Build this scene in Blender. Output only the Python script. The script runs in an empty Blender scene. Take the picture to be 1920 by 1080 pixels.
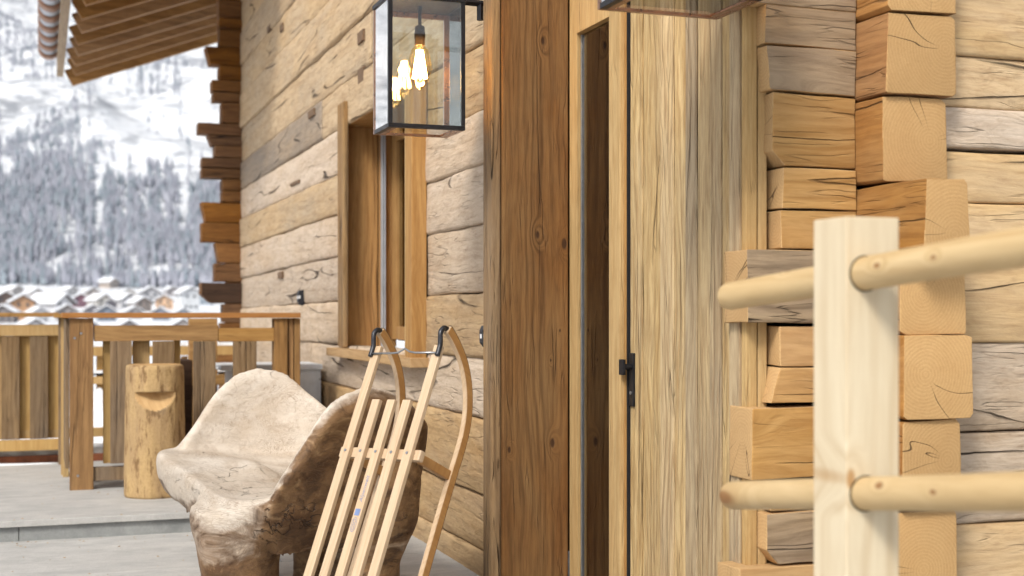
import bpy, bmesh, math, random
from mathutils import Vector, Matrix, noise
import numpy as np
R = math.radians
random.seed(7)
C = bpy.context.scene.collection
# ------------------------------------------------------------------ camera, world, sun, exposure
F = 2490.0; TH = R(19.57); CH = 1.25          # focal length in px of a 1920 px frame, yaw, eye height
cam = bpy.data.objects.new('camera', bpy.data.cameras.new('camera')); C.objects.link(cam)
cam.location = (0, 0, CH); cam.rotation_euler = (R(90), 0, -TH)
cam.data.sensor_width = 36; cam.data.lens = F/1920*36; cam.data.shift_y = 45/1920
cam.data.clip_start = .05; cam.data.clip_end = 20000
cam.data.dof.use_dof = True; cam.data.dof.focus_distance = 5.9; cam.data.dof.aperture_fstop = 2.3
bpy.context.scene.camera = cam
SUN_EL, SUN_AZ = R(42), R(226)                # azimuth clockwise from +Y (the far end of the wall)
w = bpy.data.worlds.new('World'); bpy.context.scene.world = w; w.use_nodes = True
wn, wl = w.node_tree.nodes, w.node_tree.links
sky = wn.new('ShaderNodeTexSky'); sky.sky_type = 'NISHITA'; sky.sun_disc = False
sky.sun_elevation = SUN_EL; sky.sun_rotation = SUN_AZ; sky.dust_density = 4; sky.air_density = 1.0
hs = wn.new('ShaderNodeHueSaturation'); hs.inputs['Saturation'].default_value = .28
wl.new(sky.outputs[0], hs.inputs['Color']); wl.new(hs.outputs[0], wn['Background'].inputs[0])
wn['Background'].inputs[1].default_value = .105
sl = bpy.data.lights.new('sun', 'SUN'); sl.energy = 2.3; sl.angle = R(13); sl.color = (1, .95, .86)
so = bpy.data.objects.new('sun', sl); C.objects.link(so)
sd = Vector((math.sin(SUN_AZ)*math.cos(SUN_EL), math.cos(SUN_AZ)*math.cos(SUN_EL), math.sin(SUN_EL)))
so.rotation_euler = sd.to_track_quat('Z', 'Y').to_euler()
vs = bpy.context.scene.view_settings
bpy.context.scene.display_settings.display_device = 'sRGB'
vs.view_transform = 'Standard'; vs.look = 'None'; vs.gamma = 1; vs.use_curve_mapping = False; vs.exposure = 0.78
HAZE = .00015
cy = bpy.context.scene.cycles
cy.max_bounces = 8; cy.diffuse_bounces = 4; cy.transparent_max_bounces = 12; cy.use_denoising = True
cy.caustics_reflective = False; cy.caustics_refractive = False

# ------------------------------------------------------------------ geometry of the view (used only to survey real positions)
CT, ST = math.cos(TH), math.sin(TH)
def tanphi(u): return math.tan(TH + math.atan((u-960)/F))
def zc(x, y): return y*CT + x*ST
def hz(v, x, y): return CH + (585-v)/F*zc(x, y)        # height of image row v at ground point x, y
def xy(u, Z): X = (u-960)/F*Z; return (Z*ST + X*CT, Z*CT - X*ST)
def P(u, v, Z): a = xy(u, Z); return Vector((a[0], a[1], CH + (585-v)/F*Z))
def x_on(u, y): return y*tanphi(u)
def y_on(u, x): return x/tanphi(u)
def cv(X, U, Z): return Vector((Z*ST + X*CT, Z*CT - X*ST, U))   # camera-ground direction to world

# ------------------------------------------------------------------ object helpers
def setp(o, label=None, cat=None, group=None, kind=None):
    if label: o['label'] = label
    if cat: o['category'] = cat
    if group: o['group'] = group
    if kind: o['kind'] = kind
    return o
def empty(name, loc, label, cat, group=None):
    o = bpy.data.objects.new(name, None); C.objects.link(o); o.location = loc; o.empty_display_size = .1
    return setp(o, label, cat, group)
def wpos(o):
    v = Vector(o.location)
    while o.parent: o = o.parent; v = v + Vector(o.location)
    return v
def link(name, me, mats, parent=None, loc=(0, 0, 0), rot=None, smooth=False, label=None):
    """loc is a world position; parents are never rotated"""
    o = bpy.data.objects.new(name, me); C.objects.link(o)
    for m in (mats if isinstance(mats, (list, tuple)) else [mats]):
        if me.users <= 1: me.materials.append(m)
    if parent is not None:
        o.parent = parent; o.location = Vector(loc) - wpos(parent)
    else: o.location = loc
    if rot is not None: o.rotation_euler = rot
    if smooth:
        me.shade_smooth()
    if label: o['label'] = label
    return o
def mk(name, verts, faces, idx=None):
    me = bpy.data.meshes.new(name); me.from_pydata([tuple(v) for v in verts], [], faces)
    if idx is not None: me.polygons.foreach_set('material_index', idx)
    me.update(); return me
def box_me(dx, dy, dz, bev=.004, jit=0, seg=2, cut=None, seed=0):
    bm = bmesh.new(); bmesh.ops.create_cube(bm, size=1)
    for v in bm.verts: v.co = Vector((v.co.x*dx, v.co.y*dy, v.co.z*dz))
    if jit:
        r = random.Random(seed)
        for v in bm.verts: v.co += Vector((r.uniform(-jit, jit), r.uniform(-jit, jit), r.uniform(-jit, jit)))
    if bev: bmesh.ops.bevel(bm, geom=list(bm.edges), offset=bev, segments=seg, profile=.6, affect='EDGES')
    me = bpy.data.meshes.new('box'); bm.to_mesh(me); bm.free(); return me
def box(name, x0, x1, y0, y1, z0, z1, mat, parent=None, bev=.004, jit=0, seed=0, label=None, rot=None):
    me = box_me(x1-x0, y1-y0, z1-z0, bev, jit, seed=seed)
    return link(name, me, mat, parent, ((x0+x1)/2, (y0+y1)/2, (z0+z1)/2), rot, label=label)
def tube_me(pts, rad, n=12, cap=True):
    pts = [Vector(p) for p in pts]; vs_, fs = [], []
    rr = rad if isinstance(rad, (list, tuple)) else [rad]*len(pts)
    up = Vector((0, 0, 1)); d0 = (pts[1]-pts[0]).normalized()
    if abs(d0.dot(up)) > .9: up = Vector((1, 0, 0))
    for i, p in enumerate(pts):
        d = (pts[min(i+1, len(pts)-1)] - pts[max(i-1, 0)]).normalized()
        a = d.cross(up).normalized(); b = a.cross(d).normalized()
        for k in range(n):
            t = 2*math.pi*k/n; vs_.append(p + (a*math.cos(t) + b*math.sin(t))*rr[i])
    for i in range(len(pts)-1):
        for k in range(n): fs.append((i*n+k, i*n+(k+1) % n, (i+1)*n+(k+1) % n, (i+1)*n+k))
    if cap: fs.append(tuple(range(n-1, -1, -1))); fs.append(tuple(range((len(pts)-1)*n, len(pts)*n)))
    return mk('tube', vs_, fs)
def lathe_me(prof, n=28):
    vs_, fs = [], []
    for r, z in prof:
        for k in range(n): t = 2*math.pi*k/n; vs_.append((r*math.cos(t), r*math.sin(t), z))
    for i in range(len(prof)-1):
        for k in range(n): fs.append((i*n+k, i*n+(k+1) % n, (i+1)*n+(k+1) % n, (i+1)*n+k))
    fs.append(tuple(range(n-1, -1, -1))); fs.append(tuple(range((len(prof)-1)*n, len(prof)*n)))
    return mk('lathe', vs_, fs)

# ------------------------------------------------------------------ materials
class NT:
    def __init__(s, name):
        s.m = bpy.data.materials.new(name); s.m.use_nodes = True; s.t = s.m.node_tree
        s.n, s.l = s.t.nodes, s.t.links; s.b = s.n['Principled BSDF']; s.b.inputs['Specular IOR Level'].default_value = .3
    def inp(s, sock, v):
        if hasattr(v, 'is_output') or isinstance(v, bpy.types.NodeSocket): s.l.new(v, sock)
        else: sock.default_value = v
    def math(s, op, a, b=0, c=0, clamp=False):
        n = s.n.new('ShaderNodeMath'); n.operation = op; n.use_clamp = clamp
        s.inp(n.inputs[0], a); s.inp(n.inputs[1], b); s.inp(n.inputs[2], c); return n.outputs[0]
    def mr(s, v, a, b, c=0, d=1, smooth=False):
        n = s.n.new('ShaderNodeMapRange'); n.clamp = True
        if smooth: n.interpolation_type = 'SMOOTHSTEP'
        s.inp(n.inputs[0], v)
        for i, q in enumerate((a, b, c, d)): s.inp(n.inputs[i+1], q)
        return n.outputs[0]
    def mix(s, f, a, b, mode='MIX'):
        n = s.n.new('ShaderNodeMix'); n.data_type = 'RGBA'; n.blend_type = mode
        s.inp(n.inputs[0], f)
        for k, q in ((6, a), (7, b)):
            if isinstance(q, tuple): q = tuple(q) + (1,)*(4-len(q))
            s.inp(n.inputs[k], q)
        return n.outputs[2]
    def vec(s, x, y, z):
        n = s.n.new('ShaderNodeCombineXYZ'); s.inp(n.inputs[0], x); s.inp(n.inputs[1], y); s.inp(n.inputs[2], z); return n.outputs[0]
    def noise(s, v, scale=1, det=3, rough=.55, dist=0, W=None):
        n = s.n.new('ShaderNodeTexNoise')
        if W is not None: n.noise_dimensions = '4D'; s.inp(n.inputs['W'], W)
        s.inp(n.inputs['Vector'], v); n.inputs['Scale'].default_value = scale; n.inputs['Detail'].default_value = det
        n.inputs['Roughness'].default_value = rough; n.inputs['Distortion'].default_value = dist
        return n.outputs[0]
    def bump(s, h, dist=.01, st=1, nrm=None):
        n = s.n.new('ShaderNodeBump'); n.inputs['Strength'].default_value = st; n.inputs['Distance'].default_value = dist
        s.inp(n.inputs['Height'], h)
        if nrm is not None: s.l.new(nrm, n.inputs['Normal'])
        return n.outputs[0]
def wood(name, axis, c1, c2, c3, stain=None, stain_amt=.5, ring=.5, rf=22, crack=.5, knots=.35, bump=1., rough=.82,
         adze=0., vary=.12, fine=.5, cs=9, spec=.25, streak=16, kcol=(.05, .022, .009), fleck=0, mott=.3, fixed=(), c2amt=.35):
    t = NT(name)
    tc = t.n.new('ShaderNodeTexCoord'); sp = t.n.new('ShaderNodeSeparateXYZ'); t.l.new(tc.outputs['Object'], sp.inputs[0])
    o = [sp.outputs[0], sp.outputs[1], sp.outputs[2]]; g = o['XYZ'.index(axis)]
    a, b = [o[i] for i in range(3) if 'XYZ'[i] != axis]
    oi = t.n.new('ShaderNodeObjectInfo'); rnd = oi.outputs['Random']; W = t.math('MULTIPLY', rnd, 61.0)
    off = t.math('MULTIPLY', rnd, 23.0)
    M = lambda q, k: t.math('MULTIPLY', q, k)
    def sv(kg, ka): return t.vec(M(g, kg), M(a, ka), M(b, ka))
    warp = t.math('SUBTRACT', t.noise(sv(.9, 4), 1, 2, W=W), .5)
    # knots
    vo = t.n.new('ShaderNodeTexVoronoi'); vo.voronoi_dimensions = '3D'; vo.feature = 'F1'; vo.inputs['Scale'].default_value = 1
    t.l.new(t.vec(t.math('ADD', M(g, 1.7), off), M(a, 4.5), M(b, 4.5)), vo.inputs['Vector'])
    cs_ = t.n.new('ShaderNodeSeparateXYZ'); t.l.new(vo.outputs['Color'], cs_.inputs[0])
    has = t.mr(cs_.outputs[0], 1-knots-.01, 1-knots)
    d = vo.outputs['Distance']
    k = M(t.mr(d, .5, .03, 0, 1, True), has)
    core = M(t.mr(d, .14, .07, 0, 1, True), has)
    for fk_ in fixed:
        ka, kg, ks = fk_[:3]; q_ = b if len(fk_) == 4 else a
        dd = t.math('SQRT', t.math('ADD', t.math('POWER', t.math('DIVIDE', t.math('SUBTRACT', q_, ka), ks), 2), t.math('POWER', t.math('DIVIDE', t.math('SUBTRACT', g, kg), ks*2.0), 2)))
        k = t.math('MAXIMUM', k, t.mr(dd, 3.2, .2, 0, 1, True)); d2 = t.math('ADD', dd, M(warp, .8)); core = t.math('MAXIMUM', core, M(t.mr(d2, .95, .45, 0, 1, True), .97))
    cross = t.math('ADD', t.math('ADD', a, M(b, .7)), t.math('ADD', M(warp, .11), M(k, .075)))
    cr1 = t.vec(M(g, 1.3), M(cross, streak), off)
    st = t.noise(cr1, 1, 5, .6, W=W)
    fi = t.noise(t.vec(M(g, 5), M(cross, 95), off), 1, 3, .6, W=W)
    rg = t.math('SINE', t.math('ADD', M(cross, rf*6.283), M(warp, 9)))
    rg = t.math('POWER', t.math('ABSOLUTE', t.mr(rg, -1, 1, 0, 1)), 2.5)
    rgm = M(rg, t.mr(t.noise(sv(.7, 5), 1, 2, W=W), .35, .65))
    jag = t.math('SUBTRACT', t.noise(sv(16, 10), 1, 3, .6, W=W), .5)
    cx2 = t.math('ADD', t.math('ADD', a, M(b, .7)), t.math('ADD', M(warp, .014), M(jag, .005)))
    cn = t.noise(t.vec(M(g, .42), M(cx2, cs), M(off, 1)), 1, 1.5, .5, W=W)
    cm = t.mr(t.noise(sv(1.3, 6), 1, 2, W=W), .50, .62)
    ck = M(t.mr(t.math('ABSOLUTE', t.math('SUBTRACT', cn, .5)), .0, t.mr(t.noise(sv(3, 5), 1, 2), .3, .7, .001, .012), 1, 0), cm)
    c2_ = t.noise(t.vec(M(g, 1.5), M(cx2, 24), off), 1, 2, .5, W=W)
    cm2 = t.mr(t.noise(sv(4, 9), 1, 2, W=W), .48, .62)
    ck = t.math('MAXIMUM', ck, M(M(t.mr(t.math('ABSOLUTE', t.math('SUBTRACT', c2_, .5)), .0, .016, 1, 0), cm2), c2amt))
    ck = M(ck, crack)
    col = t.mix(t.mr(st, .35, .68), c1, c2)
    mo = t.noise(sv(7, 22), 1, 4, .7, dist=.7, W=W)
    col = t.mix(M(t.mr(mo, .5, .75), mott), col, c3)
    col = t.mix(M(t.mr(mo, .45, .25), mott*.6), col, (min(1, c1[0]*1.18), min(1, c1[1]*1.18), min(1, c1[2]*1.18)))
    if stain is not None:
        bl = t.noise(sv(.8, 2.6), 1, 4, .6, dist=.6, W=W)
        col = t.mix(M(t.mr(bl, .45, .68), stain_amt), col, stain)
    col = t.mix(M(rgm, ring), col, c3)
    col = t.mix(M(t.mr(fi, .42, .72), fine), col, c3)
    if fleck:
        fl = t.noise(sv(9, 38), 1, 3, .7, dist=.35, W=W)
        col = t.mix(M(t.mr(fl, .58, .68), fleck), col, c3)
    col = t.mix(M(t.mr(d, .3, .1, 0, 1), M(has, .55)), col, c3)
    col = t.mix(core, col, kcol)
    col = t.mix(t.math('MULTIPLY', ck, 1, clamp=True), col, tuple(q*.22+.006 for q in c3))
    hsv = t.n.new('ShaderNodeHueSaturation'); t.l.new(col, hsv.inputs['Color'])
    t.inp(hsv.inputs['Value'], t.mr(rnd, 0, 1, 1-vary, 1+vary))
    t.inp(hsv.inputs['Saturation'], t.mr(t.math('FRACT', M(rnd, 7.3)), 0, 1, 1-vary*.7, 1+vary*.7))
    t.l.new(hsv.outputs[0], t.b.inputs['Base Color']); t.b.inputs['Roughness'].default_value = rough
    t.b.inputs['Specular IOR Level'].default_value = spec
    h = t.math('ADD', M(fi, .35), t.math('ADD', M(st, .9), M(mo, .5))); h = t.math('SUBTRACT', h, M(rgm, .3))
    h = t.math('SUBTRACT', h, M(ck, 4.0)); h = t.math('SUBTRACT', h, M(core, .5))
    if adze:
        ad = t.noise(sv(9, 14), 1, 2, .5, dist=.8, W=W); h = t.math('ADD', h, M(ad, adze))
    t.l.new(t.bump(h, .004*bump), t.b.inputs['Normal'])
    return t.m
def endgrain(name, c1, c2, c3, axis='Y'):
    t = NT(name)
    tc = t.n.new('ShaderNodeTexCoord'); sp = t.n.new('ShaderNodeSeparateXYZ'); t.l.new(tc.outputs['Object'], sp.inputs[0])
    o = [sp.outputs[i] for i in range(3)]; a, b = [o[i] for i in range(3) if 'XYZ'[i] != axis]
    oi = t.n.new('ShaderNodeObjectInfo'); rnd = oi.outputs['Random']; W = t.math('MULTIPLY', rnd, 41.0)
    n1 = t.math('SUBTRACT', t.noise(t.vec(a, b, 0), 7, 3, W=W), .5)
    aa = t.math('ADD', a, t.mr(rnd, 0, 1, -.09, .09)); bb = t.math('ADD', b, t.mr(t.math('FRACT', t.math('MULTIPLY', rnd, 9.7)), 0, 1, -.06, .06))
    r_ = t.math('SQRT', t.math('ADD', t.math('MULTIPLY', aa, aa), t.math('MULTIPLY', bb, bb)))
    rr = t.math('ADD', r_, t.math('MULTIPLY', n1, .03))
    s = t.mr(t.math('SINE', t.math('MULTIPLY', rr, 480)), -1, 1)
    ang = t.math('ARCTAN2', aa, bb)
    cn = t.noise(t.vec(t.math('MULTIPLY', ang, 1.0), t.math('MULTIPLY', r_, 1.5), 3), 1, 2, W=W)
    ck = t.math('MULTIPLY', t.mr(t.math('ABSOLUTE', t.math('SUBTRACT', cn, .40)), 0, .0035, 1, 0), t.mr(r_, .03, .08))
    fi = t.noise(t.vec(a, b, 0), 130, 3, .7, W=W)
    col = t.mix(t.noise(t.vec(a, b, 1), 9, 4, .6, W=W), c1, c2)
    col = t.mix(t.math('MULTIPLY', s, .17), col, c3)
    col = t.mix(t.mr(fi, .45, .8, 0, .3), col, c3)
    col = t.mix(t.math('MULTIPLY', ck, .8), col, (.06, .03, .012))
    hsv = t.n.new('ShaderNodeHueSaturation'); t.l.new(col, hsv.inputs['Color']); t.inp(hsv.inputs['Value'], t.mr(rnd, 0, 1, .88, 1.1))
    t.l.new(hsv.outputs[0], t.b.inputs['Base Color']); t.b.inputs['Roughness'].default_value = .85
    h = t.math('SUBTRACT', t.math('ADD', t.math('MULTIPLY', s, .12), fi), t.math('MULTIPLY', ck, 3))
    t.l.new(t.bump(h, .002), t.b.inputs['Normal']); return t.m
def plain(name, col, rough=.5, metal=0, noise_amt=.15, nscale=20, bump=.0):
    t = NT(name); tc = t.n.new('ShaderNodeTexCoord')
    n = t.noise(tc.outputs['Object'], nscale, 4, .6)
    c = t.mix(t.mr(n, .3, .7), tuple(q*(1-noise_amt) for q in col), tuple(min(1, q*(1+noise_amt)) for q in col))
    t.l.new(c, t.b.inputs['Base Color']); t.inp(t.b.inputs['Roughness'], t.mr(n, .3, .7, rough*.8, min(1, rough*1.2)))
    t.b.inputs['Metallic'].default_value = metal
    if bump: t.l.new(t.bump(n, bump), t.b.inputs['Normal'])
    return t.m
M = {}
pale = dict(stain=(.41, .345, .265), stain_amt=.5, ring=.14, rf=16, crack=1, knots=.05, bump=2.2, adze=1.3, vary=.10, fine=.36, cs=5, fleck=.36, mott=.5, c2amt=.16)
M['hewn'] = wood('hewn_weathered_larch', 'X', (.57, .425, .262), (.50, .35, .198), (.25, .145, .066), **pale)
M['hewn_gold'] = wood('hewn_golden_larch', 'X', (.60, .42, .22), (.52, .34, .16), (.26, .14, .055), **{**pale, 'stain': (.56, .45, .32), 'bump': 1.5, 'adze': .5, 'fleck': .2})
M['hewn_white'] = wood('hewn_bleached_larch', 'X', (.58, .475, .37), (.50, .39, .285), (.25, .165, .10), **{**pale, 'stain': (.50, .34, .19), 'stain_amt': .35})
M['hewn_tan'] = wood('hewn_tan_larch', 'X', (.50, .345, .18), (.43, .275, .13), (.20, .105, .04), **{**pale, 'stain': (.33, .25, .18)})
M['hewn_grey'] = wood('hewn_grey_larch', 'X', (.27, .225, .18), (.34, .27, .20), (.12, .085, .06), **{**pale, 'stain': (.40, .29, .18)})
M['dark_log'] = wood('old_brown_log', 'X', (.23, .11, .038), (.155, .068, .022), (.06, .024, .009), ring=.35, crack=.9, knots=.12, vary=.22)
M['char_log'] = wood('old_black_brown_log', 'X', (.075, .042, .026), (.05, .027, .017), (.02, .01, .006), ring=.35, crack=.9, knots=.12)
M['stub'] = wood('honey_log_side', 'X', (.50, .305, .125), (.43, .24, .09), (.24, .115, .036), stain=(.42, .28, .155), stain_amt=.4, ring=.35, rf=20, crack=.7, knots=.16, bump=.8, vary=.1)
M['stub_grey'] = wood('grey_weathered_log_side', 'X', (.28, .21, .145), (.36, .27, .175), (.115, .075, .045), stain=(.47, .32, .165), stain_amt=.5, ring=.6, rf=24, crack=.8, knots=.14, bump=1.5, vary=.1)
M['side'] = wood('brown_log_side', 'Y', (.40, .205, .07), (.32, .15, .045), (.15, .06, .018), stain=(.43, .28, .14), stain_amt=.5, ring=.4, rf=14, crack=.8, knots=.2, bump=1.0, vary=.1)
M['end'] = endgrain('fresh_sawn_end_grain', (.57, .365, .165), (.48, .285, .115), (.27, .13, .045))
M['end_x'] = endgrain('sawn_end_grain', (.54, .36, .175), (.47, .29, .13), (.28, .15, .06), 'X')
PK = [(x_on(u, 6.18)-2.323, hz(v, 2.3, 6.18)-(4.9-.16)/2, sz) for u, v, sz in ((1018, 75, .016), (1008, 440, .017), (1058, 456, .017), (1036, 832, .017), (1033, 676, .006), (955, 842, .011), (1050, 620, .005))]
M['post'] = wood('brown_entrance_post', 'Z', (.215, .10, .031), (.15, .065, .019), (.055, .022, .007), stain=(.24, .145, .062), stain_amt=.7, ring=.5, rf=22, crack=.6, knots=.0, fixed=PK, bump=1.1, vary=.02, fine=.5, mott=.4)
M['old_board'] = wood('weathered_vertical_board', 'Z', (.36, .22, .095), (.22, .125, .055), (.10, .052, .022), stain=(.22, .16, .10), stain_amt=.8, ring=.3, rf=18, crack=.9, knots=.1, bump=2, vary=.06)
M['door'] = wood('brushed_door_plank', 'Z', (.54, .41, .23), (.44, .31, .155), (.24, .145, .065), stain=(.33, .265, .18), stain_amt=.7, ring=.4, rf=34, crack=.3, knots=.05, bump=3, vary=.20, fine=.8, streak=42, mott=.3)
M['jamb'] = wood('yellow_jamb_plank', 'Z', (.52, .365, .175), (.45, .29, .125), (.27, .15, .05), ring=.25, crack=.4, knots=.04, bump=1.2, vary=.04, streak=26)
M['reveal'] = wood('orange_brown_reveal_board', 'Z', (.52, .30, .115), (.42, .22, .075), (.18, .08, .025), stain=(.34, .18, .07), stain_amt=.5, ring=.5, rf=15, crack=.5, knots=.28, bump=.7, vary=.06)
M['casing'] = wood('honey_window_casing', 'Z', (.43, .255, .10), (.36, .195, .07), (.20, .09, .028), ring=.3, crack=.3, knots=.08, bump=.6, vary=.04)
M['sill'] = wood('pale_sill_board', 'Y', (.47, .315, .165), (.41, .255, .12), (.25, .135, .055), ring=.25, crack=.2, knots=.08, bump=.5, vary=.04)
M['fresh'] = wood('fresh_spruce_post', 'Z', (.68, .585, .42), (.63, .52, .355), (.49, .36, .21), ring=.55, rf=15, crack=.0, knots=.0, fixed=((-.058, .30, .017), (.03, -.35, .006)), bump=.35, vary=.0, fine=.3, mott=.08, spec=.35, rough=.6, streak=8, kcol=(.42, .25, .11))
M['pole'] = wood('round_spruce_pole', 'Y', (.60, .45, .25), (.54, .385, .195), (.38, .235, .095), ring=.6, rf=17, crack=.2, knots=.25, fixed=((.006, -.03, .007, 1), (-.004, .16, .009, 1), (.0, .56, .010, 1), (.005, .79, .008, 1)), bump=.4, vary=.03, fine=.35, mott=.06, rough=.6, streak=8, kcol=(.26, .13, .05))
M['rail'] = wood('honey_terrace_beam', 'X', (.40, .235, .085), (.32, .17, .055), (.14, .06, .018), ring=.35, rf=18, crack=.6, knots=.16, bump=.7, vary=.08)
M['rail_v'] = wood('honey_terrace_post', 'Z', (.33, .18, .06), (.25, .125, .038), (.09, .036, .011), ring=.45, rf=16, crack=.6, knots=.25, bump=.8, vary=.12)
M['rail_top'] = wood('terrace_table_board', 'X', (.40, .19, .065), (.34, .15, .045), (.18, .07, .02), ring=.2, crack=.1, knots=.05, bump=.3, vary=.03)
M['slat_old'] = wood('weathered_slat', 'Z', (.27, .185, .105), (.20, .13, .07), (.08, .045, .022), stain=(.17, .13, .095), stain_amt=.8, ring=.4, crack=.6, knots=.2, bump=1.2, vary=.12)
M['slat_new'] = wood('yellow_slat', 'Z', (.50, .34, .15), (.45, .285, .115), (.30, .165, .06), ring=.2, crack=.1, knots=.12, bump=.4, vary=.08)
M['rafter'] = wood('brown_rafter', 'X', (.36, .195, .07), (.27, .135, .044), (.10, .042, .014), ring=.4, rf=14, crack=.4, knots=.2, bump=.7, vary=.15)
M['rafter_end'] = wood('rafter_underside', 'X', (.30, .165, .065), (.24, .12, .042), (.12, .05, .018), ring=.3, crack=.3, knots=.1)
M['deck'] = wood('roof_boards', 'Y', (.34, .19, .08), (.27, .14, .055), (.12, .055, .02), ring=.3, crack=.3, knots=.1, bump=.6, vary=.15)
M['fascia'] = wood('weathered_fascia', 'Y', (.40, .29, .18), (.30, .21, .125), (.13, .08, .04), ring=.3, crack=.6, knots=.1, bump=1)
M['ash'] = wood('varnished_ash', 'X', (.60, .45, .30), (.55, .395, .25), (.38, .24, .13), ring=.3, rf=40, crack=.0, knots=.0, bump=.12, vary=.05, fine=.4, mott=.08, spec=.5, rough=.42, streak=30)
M['ash_dark'] = wood('varnished_bent_ash', 'X', (.42, .22, .075), (.37, .18, .055), (.24, .10, .03), ring=.3, rf=40, crack=.0, knots=.0, bump=.1, vary=.05, fine=.3, mott=.08, spec=.5, rough=.4)
M['black'] = plain('blackened_steel', (.022, .022, .026), .42, .6, .3, 30, .0004)
M['iron'] = plain('forged_dark_iron', (.05, .05, .055), .4, .8, .3, 60, .001)
M['steel'] = plain('brushed_steel', (.34, .35, .37), .38, .9, .1, 40)
M['galv'] = plain('galvanised_sheet', (.62, .65, .69), .45, .1, .12, 8)
M['zinc'] = plain('zinc_sheet', (.44, .46, .50), .5, .3, .1, 6)
M['copper'] = plain('weathered_copper', (.27, .145, .09), .55, .3, .25, 14)
M['rose'] = plain('polished_copper_frame', (.30, .17, .11), .3, .9, .2, 20)
M['brass'] = plain('bronze_lampholder', (.10, .07, .055), .45, .6, .2, 30)
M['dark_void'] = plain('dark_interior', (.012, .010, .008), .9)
M['white_plastic'] = plain('white_plastic', (.75, .76, .78), .4)
M['anthracite'] = plain('anthracite_plastic', (.018, .02, .026), .5)
M['blue_ink'] = plain('blue_print', (.16, .22, .40), .6)
M['grey_ink'] = plain('grey_blue_print', (.20, .23, .34), .6)
M['slot_black'] = plain('black_slot_fill', (.01, .01, .012), .8)
M['rust'] = plain('rusty_steel_edge', (.22, .075, .035), .8, .0, .4, 12, .002)
def snow(name='snow'):
    t = NT(name); tc = t.n.new('ShaderNodeTexCoord')
    n = t.noise(tc.outputs['Object'], 14, 5, .6); t.l.new(t.bump(n, .03), t.b.inputs['Normal'])
    t.b.inputs['Base Color'].default_value = (.84, .86, .90, 1); t.b.inputs['Roughness'].default_value = .7; return t.m
M['snow'] = snow()
M['peg_hole_shade'] = plain('dark_peg_hole_fill', (.16, .10, .06), .85, 0, .4, 60, .001)  # dark brown painted for the shade inside the peg holes
def stone(name, base, dark):
    t = NT(name); tc = t.n.new('ShaderNodeTexCoord'); v = tc.outputs['Object']
    oi = t.n.new('ShaderNodeObjectInfo'); W = t.math('MULTIPLY', oi.outputs['Random'], 30)
    mp = t.n.new('ShaderNodeMapping'); mp.inputs['Scale'].default_value = (1, 2.2, 1); mp.inputs['Rotation'].default_value = (0, 0, .25); t.l.new(v, mp.inputs[0])
    a = t.noise(mp.outputs[0], 3, 5, .62, dist=.5, W=W); b = t.noise(v, 90, 4, .7, W=W); c = t.noise(mp.outputs[0], 14, 4, .6, W=W)
    col = t.mix(t.mr(a, .36, .64), base, dark); col = t.mix(t.mr(b, .4, .75, 0, .4), col, tuple(q*.6 for q in dark))
    col = t.mix(t.mr(c, .5, .75, 0, .35), col, tuple(min(1, q*1.25) for q in base))
    hsv = t.n.new('ShaderNodeHueSaturation'); t.l.new(col, hsv.inputs['Color']); t.inp(hsv.inputs['Value'], t.mr(oi.outputs['Random'], 0, 1, .92, 1.06))
    t.l.new(hsv.outputs[0], t.b.inputs['Base Color']); t.inp(t.b.inputs['Roughness'], t.mr(a, .3, .7, .5, .8))
    t.l.new(t.bump(t.math('ADD', b, t.math('MULTIPLY', c, 1.5)), .003), t.b.inputs['Normal']); return t.m
M['granite'] = stone('grey_gneiss_slab', (.54, .53, .51), (.42, .415, .405))
M['granite_edge'] = stone('split_gneiss_riser', (.33, .34, .335), (.22, .23, .23))
def glass(name, refl=.12, tint=(.95, .97, .96), rough=0., refl_film=.0, fk=1.5):
    t = NT(name); t.n.remove(t.b); out = t.n['Material Output']
    tr = t.n.new('ShaderNodeBsdfTransparent'); tr.inputs[0].default_value = tint + (1,)
    gl = t.n.new('ShaderNodeBsdfGlossy'); gl.inputs['Roughness'].default_value = rough; gl.inputs[0].default_value = (1, 1, 1, 1)
    fr = t.n.new('ShaderNodeFresnel'); fr.inputs[0].default_value = 1.5
    f = t.math('ADD', t.math('MULTIPLY', fr.outputs[0], fk), refl, clamp=True)
    mx = t.n.new('ShaderNodeMixShader'); t.l.new(f, mx.inputs[0]); t.l.new(tr.outputs[0], mx.inputs[1]); t.l.new(gl.outputs[0], mx.inputs[2])
    last = mx.outputs[0]
    if refl_film:
        df = t.n.new('ShaderNodeBsdfDiffuse'); df.inputs[0].default_value = (.8, .82, .86, 1)
        tc = t.n.new('ShaderNodeTexCoord'); n = t.noise(tc.outputs['Object'], 9, 4, .6)
        m2 = t.n.new('ShaderNodeMixShader'); t.l.new(t.mr(n, .35, .7, refl_film*.3, refl_film), m2.inputs[0]); t.l.new(last, m2.inputs[1]); t.l.new(df.outputs[0], m2.inputs[2]); last = m2.outputs[0]
    t.l.new(last, out.inputs[0]); return t.m
M['glass'] = glass('lantern_glass', .0)
M['glass_side'] = glass('reflection_grey_lantern_side', .35, (.8,.82,.85), refl_film=.14)  # pale mottled film paints the grey reflection on this pane
M['glass_door'] = glass('sidelight_glass', .09, (.45, .46, .36))
M['bulb_glass'] = glass('amber_bulb_glass', .0, (1, .88, .66), fk=.22)
def emit(name, col, s):
    t = NT(name); t.b.inputs['Base Color'].default_value = (0, 0, 0, 1)
    t.b.inputs['Emission Color'].default_value = col + (1,); t.b.inputs['Emission Strength'].default_value = s; return t.m
M['filament'] = emit('glowing_filament', (1, .62, .24), 60)
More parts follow.
